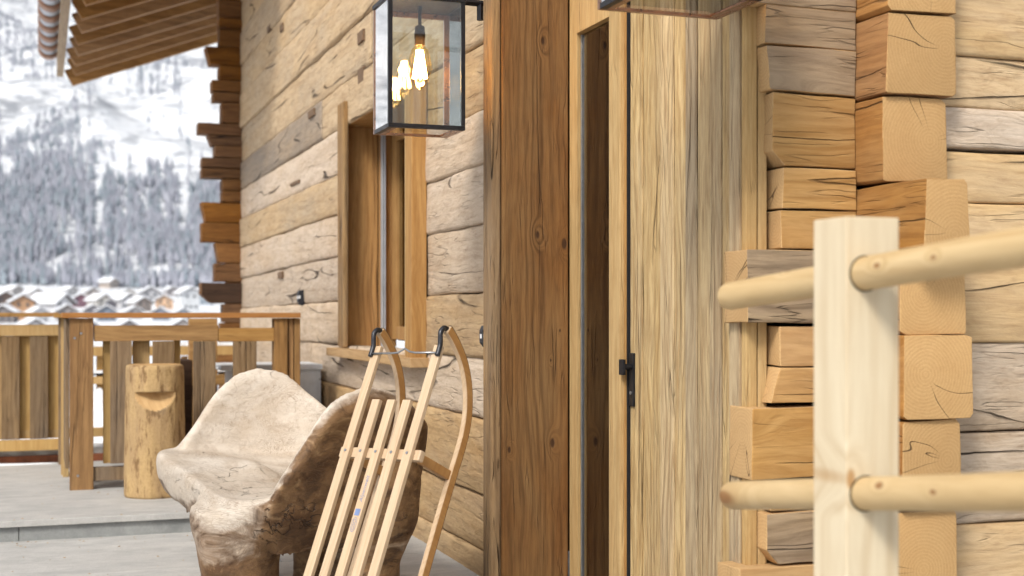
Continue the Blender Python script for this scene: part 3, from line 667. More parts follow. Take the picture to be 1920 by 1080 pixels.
# sidelight
side = box('sidelight', 2.528, 2.534, 5.60, 6.075, -.12, CH+1.372, M['glass_door'], chalet, 0)
def sbox(name, *a, **k): return box(name, *a, **{**k, 'parent': side})
sbox('frame', 2.502, 2.60, 6.08, 6.178, LZ-.01, 3.1, M['jamb'], bev=.003)
sbox('bead', 2.520, 2.527, 6.066, 6.078, -.12, CH+1.37, M['steel'], bev=.001)
sbox('frame', 2.498, 2.60, 5.62, 6.078, CH+1.376, 3.1, M['jamb'], bev=.003)
sbox('frame', 2.50, 2.60, 5.62, 6.078, LZ-.01, -.125, M['jamb'], bev=.003)
sbox('frame', 2.468, 2.60, 5.487, 5.612, LZ-.01, 3.1, M['jamb'], bev=.003)
sbox('rebate_board', 2.488, 2.60, 5.4755, 5.486, LZ-.01, 3.1, M['casing'], bev=.001)
# hallway behind the glass: closed dark room
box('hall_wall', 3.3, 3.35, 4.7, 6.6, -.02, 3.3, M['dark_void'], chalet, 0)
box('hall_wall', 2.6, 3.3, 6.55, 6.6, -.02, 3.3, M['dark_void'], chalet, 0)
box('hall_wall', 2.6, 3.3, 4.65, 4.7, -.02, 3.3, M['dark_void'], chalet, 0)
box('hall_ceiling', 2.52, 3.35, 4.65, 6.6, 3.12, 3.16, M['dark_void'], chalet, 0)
# door leaf of brushed planks
sbox('slot_shade', 2.496, 2.544, 5.466, 5.475, LZ, 2.95, M['slot_black'], bev=0)  # black strip put in as the shade of the slot beside the door
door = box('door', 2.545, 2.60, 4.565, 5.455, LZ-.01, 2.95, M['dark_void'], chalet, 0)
ys = [y_on(u, 2.51) for u in (1181.6, 1204, 1237, 1262, 1284, 1305, 1330, 1352, 1367)]
for k, (a, b) in enumerate(zip(ys, ys[1:])):
    box('plank', 2.51+[0, .006, .001, .007, .002, .008, .0, .005][k], 2.544, b+.0012, a-.0012, LZ-.01, 2.95, M['door'], door, .0025, label=None)
plate = box('handle_plate', 2.500, 2.5095, 5.412, 5.462, .826, 1.066, M['black'], door, .003)
box('lever', 2.452, 2.466, 5.418, 5.466, .968, 1.038, M['black'], door, .003)
link('spindle', tube_me([(0, 0, 0), (.036, 0, 0)], .013), M['black'], door, (2.4655, 5.437, 1.004), smooth=False)
link('key_cylinder', lathe_me([(.008, 0), (.008, .004)], 14), M['steel'], door, (2.499, 5.437, .887), (0, R(-90), 0))
# jamb boards right of the door
box('jamb_board', 2.505, 2.55, 4.468, 4.548, LZ-.01, 3.0, M['door'], chalet, .004)
box('jamb_board', 2.513, 2.56, 4.430, 4.466, LZ-.01, 3.0, M['jamb'], chalet, .004)
box('jamb_board', 2.566, 2.603, 4.432, 4.524, LZ-.01, 3.0, M['jamb'], chalet, .002)
box('jamb_board', 2.54, 2.60, 4.548, 4.563, LZ-.01, 3.0, M['dark_void'], chalet, 0)
box('head_wall', 2.51, 2.6, 4.40, 5.466, 2.965, 4.8, M['door'], chalet, .004)
box('head_wall', 2.51, 2.6, 5.47, 6.17, 3.105, 4.8, M['door'], chalet, .004)
box('gap_backing', 2.605, 3.0, 4.53, 4.64, -.02, 4.2, M['dark_void'], chalet, 0)  # backing added behind the short logs to block light
box('gap_backing', 2.97, 5.2, 4.52, 4.64, -.02, 4.2, M['dark_void'], chalet, 0)  # backing added behind the right wall to block light

# crossing log ends, the short logs whose sides face the camera
def prism(name, poly, y0, y1, mf, me_, parent, bev=.008, seed=0, jit=.0, label=None, ms=None):
    """poly in x,z (front view); front y0, back y1. front material mf, sides me_"""
    bm = bmesh.new(); cx = sum(p[0] for p in poly)/len(poly); cz = sum(p[1] for p in poly)/len(poly); cyy = (y0+y1)/2
    rr = random.Random(seed)
    fr = [bm.verts.new((x-cx+rr.uniform(-jit, jit), y0-cyy, z-cz+rr.uniform(-jit, jit))) for x, z in poly]
    ba = [bm.verts.new((x-cx, y1-cyy, z-cz)) for x, z in poly]
    f0 = bm.faces.new(fr); bm.faces.new(ba[::-1]); n = len(poly)
    for k in range(n): bm.faces.new((fr[k], ba[k], ba[(k+1) % n], fr[(k+1) % n]))
    bmesh.ops.recalc_face_normals(bm, faces=bm.faces)
    bmesh.ops.bevel(bm, geom=list(bm.edges), offset=bev, segments=3, profile=.6, affect='EDGES')
    # a few cuts and a slight hewn unevenness
    bmesh.ops.subdivide_edges(bm, edges=[e for e in bm.edges if e.calc_length() > .06], cuts=3, use_grid_fill=True)
    for v in bm.verts:
        q = v.co*9 + Vector((seed*1.3, 0, seed)); v.co += v.normal*.0035*noise.noise(q)*1.2
    bm.normal_update()
    for f in bm.faces:
        f.smooth = False
        nx, ny, nz = f.normal
        f.material_index = 0 if ny < -.7 else (1 if abs(nx) > .6 else (2 if ms else 0 if abs(nz) > .7 and False else 1))
    me = bpy.data.meshes.new(name); bm.to_mesh(me); bm.free(); me.shade_smooth()
    try:
        me.set_sharp_from_angle(angle=R(40))
    except Exception: pass
    return link(name, me, [mf, me_] + ([ms] if ms else []), parent, (cx, cyy, cz), label=label)
YS = 4.36
stubs = [(1380, -75, 12, 'stub_grey', 0, 4.528), (1437, 15, 88, 'stub_grey', 0, 4.528), (1437, 90, 174, 'stub_grey', 1, 4.528), (1453, 178, 313, 'stub', 2, 4.528),
         (1467, 317, 391, 'stub', 0, 4.528), (1466, 395, 468, 'stub', 0, 4.528), (1399, 470, 606, 'stub_grey', 0, 4.528), (1465, 611, 685, 'stub', 0, 4.528),
         (1455, 688, 757, 'stub', 3, 4.528), (1409, 762, 896, 'stub', 0, 4.528), (1448, 899, 955, 'stub', 0, 4.528), (1440, 959, 1055, 'stub_grey', 2, 4.528), (1386, 1060, 1198, 'stub', 0, 4.528)]
for k, (uf, vt, vb, mt, ch, yb) in enumerate(stubs):
    x0 = x_on(uf, YS); x1 = 2.952; yy = YS + [0, .004, .0, .006, -.004, .003, -.006, .004, 0, -.004, .01, .004, -.01][k]
    zt_, zb_ = hz(vt, (x0+x1)/2, YS)-.001, hz(vb, (x0+x1)/2, YS)+.001
    if ch == 2: poly = [(x0+.05, zb_), (x1, zb_), (x1, zt_), (x0, zt_), (x0-.004, zb_+.055)]
    elif ch == 3: poly = [(x0-.02, zb_), (x1, zb_), (x1, zt_), (x0+.015, zt_)]
    elif ch == 1: poly = [(x0+.012, zb_), (x1, zb_), (x1, zt_), (x0, zt_)]
    else: poly = [(x0, zb_), (x1, zb_), (x1, zt_), (x0, zt_)]
    prism('log', poly, yy, yb, M[mt], M['end_x'], chalet, .0045, k, .005, label='grey weathered log end' if mt == 'stub_grey' else None)
# square log ends pointing at the camera
sq = [(1665, 1795, -120, 23, .003), (1662, 1793, 27, 180, .0), (1655, 1775, 182, 341, .0), (1735, 1820, 336, 472, .0), (1688, 1813, 476, 626, 0), (1695, 1827, 629, 785, 0), (1690, 1803, 788, 955, 0), (1680, 1798, 959, 1120, 0), (1680, 1800, 1123, 1260, 0)]
for k, (ul, ur, vt, vb, _) in enumerate(sq):
    xl = 2.955; yf_ = y_on(ul, xl); xr = x_on(ur, yf_)
    zt_, zb_ = hz(vt, (xl+xr)/2, yf_), hz(vb, (xl+xr)/2, yf_)
    ins = .012 if k % 2 else .004
    poly = [(xl, zb_+.01), (xl+.02, zb_), (xr-ins, zb_+.004), (xr, zb_+.02), (xr-ins*.5, zt_-.012), (xr-.025, zt_), (xl+.004, zt_-.003)]
    prism('log', poly, yf_, 4.50, M['end'], M['side'], chalet, .004, 40+k, .006)
for k in range(6):
    z0 = hz(-77, 2.7, YS) + k*.31; prism('log', [(2.50+.07*(k % 3), z0), (2.952, z0), (2.952, z0+.305), (2.50+.07*(k % 3), z0+.305)], YS+.004*(k % 2), 4.528, M['stub' if k % 2 else 'stub_grey'], M['end_x'], chalet, .0045, 120+k, .005)
    z0 = hz(-123, 3.1, 4.16) + k*.30; prism('log', [(2.955, z0), (3.265, z0), (3.265, z0+.295), (2.955, z0+.295)], 4.16+.03*(k % 3), 4.50, M['end'], M['side'], chalet, .004, 140+k, .006)
# right hand wall, long logs
RW = [(-110, 105, 'hewn_gold', 0), (109, 203, 'hewn', .01), (206, 278, 'hewn_white', .0), (288, 379, 'hewn_gold', .012), (382, 640, 'hewn_gold', 0), (644, 808, 'hewn_white', .008), (812, 979, 'hewn_white', 0), (983, 1160, 'hewn_gold', .006), (1164, 1300, 'hewn_tan', 0)]
for k in range(6):
    z0 = hz(-113, 3.5, 4.27) + k*.32; link('log', beam_me(2.1, .32, .24, 160+k, .006, .07, .012), [M['hewn_gold'], M['end_x']], chalet, (3.10, 4.39, z0+.16), smooth=True)
for k, (vt, vb, mt, dy) in enumerate(RW):
    zt_, zb_ = hz(vt, 3.5, 4.27), hz(vb, 3.5, 4.27); me = beam_me(2.1, zt_-zb_+.004, .24, 90+k, .006, .07, .012)
    link('log', me, [M[mt], M['end_x']], chalet, (3.10, 4.27+dy+.12, (zt_+zb_)/2), smooth=True)

# far corner of the chalet: stacked dark log ends
ST_ = [(411, -60, -2), (411, 0, 32), (411, 34, 51), (412, 53, 86), (394, 88, 121), (412, 123, 149), (398, 151, 171), (400, 173, 190), (416, 192, 229), (372, 231, 252), (398, 254, 273), (403, 274, 294), (379, 296, 314),
       (379, 316, 334), (417, 336, 356), (417, 358, 378), (386, 380, 416), (379, 418, 454), (411, 456, 492), (403, 494, 528), (377, 531, 568), (418, 570, 604), (414, 606, 650), (405, 652, 700), (414, 702, 745), (410, 747, 790)]
YC = 15.6
for k, (ul, vt, vb) in enumerate(ST_):
    x0, x1 = x_on(ul, YC), 2.30; zt_, zb_ = hz(vt, 2.0, YC), hz(vb, 2.0, YC)
    poly = [(x0, zb_), (x1, zb_), (x1, zt_), (x0-.0, zt_)]
    if k in (4, 10, 16, 18): poly[3] = (x0-.05, zt_)
    if k == 20: poly = [(x0+.14, zb_), (x1, zb_), (x1, zt_), (x0, zt_), (x0, zb_+.10), (x0+.10, zb_+.01)]
    prism('log', poly, YC+[0, .01, -.01][k % 3], YC+.24, M['char_log' if k == 20 else 'dark_log'], M['dark_log'], chalet, .006, 70+k, .006, label='black brown log end' if k == 20 else None)
box('gap_backing', 2.04, 2.30, YC+.05, YC+.2, -.1, 5.3, M['dark_log'], chalet, 0)  # backing added to close see-through gaps in the stack
# roof overhang with rafters
for k in range(13):
    y = 21.2 - k*.78
    if y < 12.5: break
    Zr = zc(.47, y); x0, x1 = (.47 + (.02 if k % 2 else 0)), (2.75 if y > 15.9 else 2.18)
    zb0 = CH + 3.46 + (0 if k else -.03); sl_ = .375
    hgt = .24
    poly = [(x0+.10, zb0-.01), (x1, zb0+(x1-x0)*sl_), (x1, zb0+(x1-x0)*sl_+hgt), (x0-.02, zb0+hgt)]
    cx, cz_ = (x0+x1)/2, zb0+(x1-x0)*sl_/2+hgt/2
    poly = [(x0, zb0), (x1, zb0+(x1-x0)*sl_), (x1, zb0+(x1-x0)*sl_+hgt), (x0-.12, zb0+hgt*.92)]
    prism('rafter', poly, y-.0575, y+.0575, M['rafter'], M['rafter_end'], chalet, .005, 200+k, .004)
nb = 8
for k in range(nb):
    x0 = .45 + k*.27; x1 = x0+.267; xm = (x0+x1)/2; z = CH+3.46+(xm-.47)*.375+.268+.012
    me = box_me((x1-x0)*1.068, 9.4, .024, .002); link('roof_board', me, M['deck'], chalet, (xm, 16.75, z), (0, -math.atan(.375), 0))
me = box_me(1.9*1.068, 9.6, .16, .03); link('roof_snow', me, M['snow'], chalet, (1.5, 16.75, CH+3.46+(1.5-.47)*.375+.268+.125), (0, -math.atan(.375), 0))
box('purlin', 2.66, 2.84, 15.9, 20.9, 5.0, 5.2, M['deck'], chalet, .006)
for k in range(3): box('fascia', .24, .335, 12.0+k*3.1, 15.097+k*3.1, CH+3.57, CH+3.86, M['fascia'], chalet, .004)
# gutter with copper brackets
V, Fc = [], []; n = 14; rg = .135
for iy, y in enumerate((12.2, 21.35)):
    for rr_ in (rg, rg-.006):
        for k in range(n+1): a = math.pi + math.pi*k/n; V.append((rr_*math.cos(a), y, rr_*math.sin(a)))
m_ = n+1
for k in range(n):
    Fc += [(k, k+1, 2*m_+k+1, 2*m_+k), (m_+k, 3*m_+k, 3*m_+k+1, m_+k+1), (k, m_+k, m_+k+1, k+1), (2*m_+k, 2*m_+k+1, 3*m_+k+1, 3*m_+k)]
gx = .125
gut = link('gutter', mk('gutter', V, Fc), M['zinc'], chalet, (gx, 0, CH+3.98), smooth=True)
V, Fc = [], []
for iy, y in enumerate((-.17, .17)):
    for rr_ in (rg+.018, rg+.003):
        for k in range(n+1): a = math.pi*.97 + math.pi*1.06*k/n; V.append((rr_*math.cos(a), y, rr_*math.sin(a)))
for k in range(n):
    Fc += [(k, k+1, 2*m_+k+1, 2*m_+k), (m_+k, 3*m_+k, 3*m_+k+1, m_+k+1), (k, m_+k, m_+k+1, k+1), (2*m_+k, 2*m_+k+1, 3*m_+k+1, 3*m_+k)]
brk = mk('bracket', V, Fc); brk.shade_smooth()
k = 0; y = 21.2
while y > 12.4:
    link('gutter_bracket', brk, M['copper'], gut, (gx, y, CH+3.98)); y -= .68

# ------------------------------------------------------------------ lanterns
def lantern(x0, x1, y0, y1, z0, z1, label, arm, bulb=True):
    cx, cyy = (x0+x1)/2, (y0+y1)/2
    e = empty('lantern', (cx, cyy, z0), label, 'lantern', 'box lanterns by the entrance'); t = .020
    K = M['black']
    def b(name, *a, mat=K, bev=.0015): return box(name, *a, mat, e, bev)
    for (x, y) in ((x0, y0), (x1-t, y0), (x0, y1-t), (x1-t, y1-t)):
        fr = y == y1-t
        b('corner_bar', x, x+t, y, y+t, z0+t+.001, z1-t-.001, mat=M['rose'] if fr else K)
    b('bottom_rail', x0, x1, y0, y0+t*1.4, z0, z0+t); b('bottom_rail', x0, x1, y1-t, y1, z0, z0+t, mat=M['rose'])
    b('bottom_rail', x0, x0+t*1.3, y0+t*1.4+.001, y1-t-.001, z0, z0+t); b('bottom_rail', x1-t, x1, y0+t*1.4+.001, y1-t-.001, z0, z0+t, mat=M['rose'])
    b('bottom_lip', x0+t*1.4, x0+t*2.6, y0+t*1.6, y1-t*1.2, z0+.001, z0+.005, mat=M['rose']); b('bottom_lip', x1-t*2.2, x1-t*1.1, y0+t*1.6, y1-t*1.2, z0+.001, z0+.005, mat=M['rose'])
    b('roof', x0-.004, x1+.004, y0-.004, y1+.004, z1-t, z1); b('roof', x0+.03, x1-.03, y0+.03, y1-.03, z1+.001, z1+.03)
    b('top_rail', x0+t+.001, x1-t-.001, y1-t, y1, z1-.045, z1-t-.001, mat=M['rose'])
    b('pane', x0+t+.001, x1-t-.001, y0+.004, y0+.007, z0+t, z1-t, mat=M['glass'], bev=0)
    b('pane', x0+t+.001, x1-t-.001, y1-.007, y1-.004, z0+t, z1-t, mat=M['glass'], bev=0)
    b('pane', x0+.004, x0+.007, y0+t+.001, y1-t-.001, z0+t, z1-t, mat=M['glass_side'], bev=0)
    b('pane', x1-.007, x1-.004, y0+t+.001, y1-t-.001, z0+t, z1-t, mat=M['glass'], bev=0)
    b('pane', x0+t*2.7, x1-t*2.3, y0+t*1.6, y1-t*1.2, z0+.006, z0+.009, mat=M['glass'], bev=0)
    # arm to the wall
    for i, (p, q) in enumerate(arm): link('arm', tube_me([p, q], .017, 4), K, e, (0, 0, 0))
    if bulb:
        zb = z0+.455*(z1-z0) - .0; k = .62
        link('stem', tube_me([(0, 0, 0), (0, 0, z1-z0-.40)], .0085), M['brass'], e, (cx+.005, cyy, z0+.38), smooth=True)
        link('socket', lathe_me([(.012, .085), (.022, .08), (.024, .075), (.024, .05), (.0265, .048), (.0265, .02), (.0245, .018), (.0245, -.01), (.02, -.012)], 20), M['brass'], e, (cx+.005, cyy, z0+.43), smooth=True)
        kb = 1.35; prof = [(.003, -.153), (.009, -.146), (.022, -.135), (.036, -.112), (.043, -.085), (.044, -.065), (.039, -.035), (.031, -.01), (.022, .010), (.018, .02)]
        bl = link('bulb', lathe_me([(a*.98*(kb if b_ < .0 else 1.0), b_*kb if b_ < 0 else b_) for a, b_ in prof], 28), M['bulb_glass'], e, (cx+.005, cyy, z0+.41), smooth=True)
        for q in range(8):
            a = q*math.pi/4; r1, r2 = .013, .024
            link('filament', tube_me([(r1*math.cos(a), r1*math.sin(a), -.015), (r2*1.35*math.cos(a+.4), r2*1.35*math.sin(a+.4), -.150)], .0052, 6), M['filament'], bl, (cx+.005, cyy, z0+.41))
        li = bpy.data.lights.new('bulb_glow', 'POINT'); li.energy = 6; li.color = (1, .62, .3); li.shadow_soft_size = .03
        lo = bpy.data.objects.new('bulb_light', li); C.objects.link(lo); lo.parent = e; lo.location = (.005, 0, .35)
    return e
xl, xr, yf0, yb0 = 1.527, 1.902, 6.01, 6.31
zb = hz(241, (xl+xr)/2, yf0)
lantern(xl, xr, yf0, yb0, zb, zb+.625, 'black steel and glass box lantern with a lit filament bulb, left of the entrance post',
        [((xr-.02, 6.325, hz(3, 2, 6.33)), (2.10, 6.345, hz(3, 2, 6.33))), ((2.085, 6.345, zb+.70), (2.085, 6.345, hz(38, 2.08, 6.34)))])
zb2 = hz(34, 2.2, 4.24)
xa = x_on(1120, 4.24); xb = x_on(1345, 4.24)
lantern(xa, xb, 4.24-.33, 4.24, zb2, zb2+.62, 'second black box lantern, only its bottom showing at the top edge above the door',
        [((xb, 4.1, zb2+.59), (2.953, 4.1, zb2+.59))])
# sensors on the wall
def sensor(u, v, label, px, x0=XW):
    y = y_on(u, x0-.03); z = hz(v, x0, y)
    e = empty('wall_sensor', (x0, y, z), label, 'outdoor sensor', 'small dark sensors on the log wall')
    poly = [(-.062, -.055), (-.062, .045), (-.045, .085), (0, .095), (.012, .095), (.012, -.095), (-.03, -.095)]
    vs_ = [(a*px, s*.045*px, b*px) for s in (-1, 1) for a, b in poly]; n = len(poly)
    fs = [tuple(range(n)), tuple(range(2*n-1, n-1, -1))] + [(k, k+n, (k+1) % n+n, (k+1) % n) for k in range(n)]
    link('housing', mk('sensor', vs_, fs), M['anthracite'], e, (x0, y, z))
    box('lens', x0-.0655*px, x0-.0622*px, y-.018*px, y+.022*px, z-.02*px, z+.016*px, M['white_plastic'], e, .001)
    box('lens', x0-.058*px, x0-.035*px, y-.0475*px, y-.0455*px, z-.012*px, z+.024*px, M['white_plastic'], e, .001)
sensor(561, 558, 'small dark sensor with pale lens on the wall above the table board end', .72)
sensor(905, 630, 'small dark sensor with pale lens on the wall touching the entrance post board', .62, XW-.01)

# ------------------------------------------------------------------ railings on the upper terrace
tab = empty('railing', (.9, 9.98, UZ), 'brown timber railing with a table board on top, standing in front on the upper terrace', 'railing')
YR = 9.945
def fx(u, y=YR): return x_on(u, y)
def ru(name, u0, u1, v0, v1, y, d, mat, parent, bev=.004, jit=.0015, seed=0):
    x0, x1 = x_on(u0, y), x_on(u1, y); xm = (x0+x1)/2
    return box(name, x0, x1, y, y+d, hz(v1, xm, y), hz(v0, xm, y), mat, parent, bev, jit, seed)
ru('post', 131, 175, 597, 921, YR, .13, M['rail_v'], tab, .005, seed=1)
for (u, v) in ((152, 625), (140, 634), (146, 892)):
    x = x_on(u, YR); link('screw', lathe_me([(.009, 0), (.009, .003)], 10), M['steel'], tab, (x, YR-.001, hz(v, x, YR)), (R(90), 0, 0))
ru('table_board', 117, 564, 586.5, 596, YR-.03, .62, M['rail_top'], tab, .003, 0)
ru('rail', 176, 409, 610, 639, YR+.01, .06, M['rail'], tab, seed=2)
ru('rail', 410, 514, 615, 640, YR+.012, .06, M['rail'], tab, seed=3)
ru('bottom_rail', 176, 514, 870, 895, YR+.02, .06, M['slat_old'], tab, seed=4)
for k, (a, b, m) in enumerate([(207, 247, 'slat_old'), (286, 328, 'slat_old'), (363, 404, 'slat_old'), (438, 481, 'slat_old')]):
    ru('slat', a, b, 640, 869, YR+.0, .035, M[m], tab, .003, .003, seed=10+k)
for k, (a, b) in enumerate([(193, 209), (249, 281), (326, 338)]):
    ru('slat', a, b, 632, 869, YR+.09, .03, M['slat_new'], tab, .003, .002, seed=20+k)
ru('post', 514.5, 539, 597, 921, YR, .12, M['rail_v'], tab, seed=31)
ru('post', 541, 550.5, 597, 921, YR+.02, .12, M['rail_v'], tab, seed=32)
ru('post', 552.5, 563, 597, 921, YR+.01, .12, M['rail_v'], tab, seed=33)
# side going back
for k, y in enumerate((10.77, 10.91, 11.66)):
    box('post', .165-.01*k, .21-.01*k, y, y+.1, UZ, 1.205, M['slat_new'] if k < 2 else M['slat_old'], tab, .004)
box('side_board', .172, .2, 10.10, 10.76, .12, 1.20, M['slat_old'], tab, .003)
box('cap_board', .10, .29, 10.60, 11.74, 1.207, 1.238, M['rail'], tab, .003)
# far left railing
fr = empty('railing', (-1, 11.8, UZ), 'yellow timber railing with grey brown slats at the left edge, farther back', 'railing')
YL = 11.77
x1 = .152
def rx(name, x0, x1, z0, z1, y, d, mat, parent, seed=0, bev=.004): return box(name, x0, x1, y, y+d, z0, z1, mat, parent, bev, .002, seed)
def vz(v): return hz(v, -.1, YL)
for k in range(2):
    rx('cap_board', -3.1+k*1.6, -1.503+k*1.6+(.05 if k else 0), vz(594), vz(586.5), YL-.05, .2, M['rail'], fr, k)
rx('rail', -3.1, x1, vz(630), vz(609), YL, .05, M['slat_new'], fr, 3)
rx('bottom_rail', -3.1, x1, vz(845), vz(825), YL-.002, .05, M['slat_new'], fr, 4)
rx('bottom_rail', -3.1, x1, vz(824), vz(808), YL+.06, .04, M['slat_new'], fr, 5)
xx = x_on(90, YL); wds = x_on(90, YL)-x_on(56, YL); pitch = x_on(90, YL)-x_on(37, YL)
k = 0
while xx > -3.1:
    rx('slat', xx-wds, xx, vz(824)+.001, vz(630)-.001, YL+.006, .03, M['slat_old'], fr, 10+k)
    rx('slat', xx-.045, xx+pitch-wds+.03, vz(824)+.001, vz(628), YL+.065, .025, M['slat_new'], fr, 30+k)
    xx -= pitch; k += 1
# railing continuing right behind the table
br = empty('railing', (1.1, 11.8, UZ), 'yellow timber railing behind the log stool, partly hidden by the front railing', 'railing')
rx('bottom_rail', .18, 2.15, vz(824), vz(807), YL+.06, .05, M['slat_new'], br, 6)
for k, (a, b) in enumerate([(194, 206), (249, 270), (306, 322), (372, 392)]):
    ru('slat', a, b, 640, 806, YL+.05, .03, M['slat_new'], br, .003, 0, 50+k)
ru('post', 355, 408, 597, 860, YL+.12, .1, M['rail'], br, seed=3)
ru('rail', 338, 520, 703, 722, YL+.02, .05, M['rail'], br, seed=5)
ru('rail', 338, 520, 818, 836, YL+.02, .05, M['rail'], br, seed=6)
# lower level fence beyond with snow on its rails
lf = empty('fence', (.8, 12.6, -.2), 'pale yellow rail fence with snow on its bars farther down beyond the railing', 'fence')
YG = 14.6
for k, (a, b, m) in enumerate([(643, 649, 'snow'), (649.5, 667, 'slat_new'), (694, 699, 'snow'), (699.5, 702, 'black'), (705, 719, 'slat_new')]):
    x0, x1 = x_on(158, YG), 2.0
    box('rail_snow' if m == 'snow' else 'rail', x0, x1, YG, YG+(.10 if m == 'snow' else .08), hz(b, 1, YG), hz(a, 1, YG), M[m], lf, .003)
for k, (a, b) in enumerate([(160, 174), (181, 193), (214, 230), (262, 276), (340, 352), (392, 404)]):
    ru('post', a, b, 668, 790, YG+.12, .05, M['slat_new'], lf, seed=k)
# dark storage box seen between the slats
db = box('storage_box', x_on(334, 10.9), x_on(361, 10.9), 10.9, 11.3, UZ, hz(676, .9, 10.9), M['char_log'], None, .01)
setp(db, 'dark brown storage box standing behind the log stool and the railing slats', 'box')
# galvanised cabinet
cab = empty('metal_cabinet', (1.75, 11, UZ), 'galvanised grey sheet metal cabinet against the wall behind the carved bench', 'cabinet')
yc = 10.72
xr_ = x_on(605, yc); xl_ = x_on(440, yc)
box('body', xl_, xr_-.01, yc+.02, yc+.6, UZ, hz(694, 1.8, yc), M['galv'], cab, .004)
box('lid', x_on(414, yc), xr_, yc, yc+.64, hz(694, 1.8, yc)+.001, hz(684, 1.8, yc), M['galv'], cab, .005)
box('front_panel', xl_+.03, xr_-.03, yc+.008, yc+.019, .2, hz(700, 1.8, yc), M['galv'], cab, .003)
for zz in (.3, .7): link('screw', lathe_me([(.008, 0), (.008, .003)], 8), M['steel'], cab, (xr_-.02, yc+.019, zz), (R(90), 0, 0))

# ------------------------------------------------------------------ log stool with a carved smiling notch
lx, ly = xy(290.5, 9.2); lr = .195
bm = bmesh.new(); n, hN = 96, 150; zt_l = hz(683, lx, ly)-UZ
rows = []
prof = [(0.0, .985), (.02, 1.0)] + [(k/(hN-6)*.94+.03, 1.0) for k in range(hN-6)] + [(.985, .985), (.995, .955), (1.0, .90)]
prof = sorted(set(prof)); toc = math.atan2(-lx, -ly)     # direction to the camera
for (f, s) in prof:
    row = []
    for k in range(n):
        a = 2*math.pi*k/n; z = f*zt_l
        r = lr*s*(1 + .10*(1-f)*.5) + .006*noise.noise(Vector((math.cos(a)*2, math.sin(a)*2, z*1.3))) + .004*noise.noise(Vector((math.cos(a)*7, math.sin(a)*7, z*5)))
        # notch: smile-shaped cut facing the camera
        da = (a - (math.atan2(-ly, -lx)) + math.pi) % (2*math.pi) - math.pi
        sx = r*math.sin(da)/(lr*.66); nz = (zt_l-.187) - z
        row_in = False
        if math.cos(da) > 0 and abs(sx) < 1 and nz > 0 and nz < .12*math.sqrt(max(0, 1-sx*sx)):
            dep = (1-nz/(.12*math.sqrt(max(1e-6, 1-sx*sx))))
            r -= (.012+.085*dep*(1-.6*sx*sx))*math.cos(da); row_in = True
        v = bm.verts.new((r*math.cos(a), r*math.sin(a), z)); row.append((v, row_in))
    rows.append(row)
for i in range(len(rows)-1):
    for k in range(n):
        q = [rows[i][k], rows[i][(k+1) % n], rows[i+1][(k+1) % n], rows[i+1][k]]
        f = bm.faces.new([x[0] for x in q]); f.smooth = True
        f.material_index = 1 if sum(x[1] for x in q) >= 2 else 0
f = bm.faces.new([x[0] for x in rows[-1]]); f.material_index = 2
bm.faces.new([x[0] for x in rows[0]][::-1])
me = bpy.data.meshes.new('log_stool'); bm.to_mesh(me); bm.free()
o = link('log_stool', me, [M['bark'], M['carved'], M['end']], None, (lx, ly, UZ))
setp(o, 'upright peeled log with a smile shaped notch carved near its top, before the railing', 'log stool')

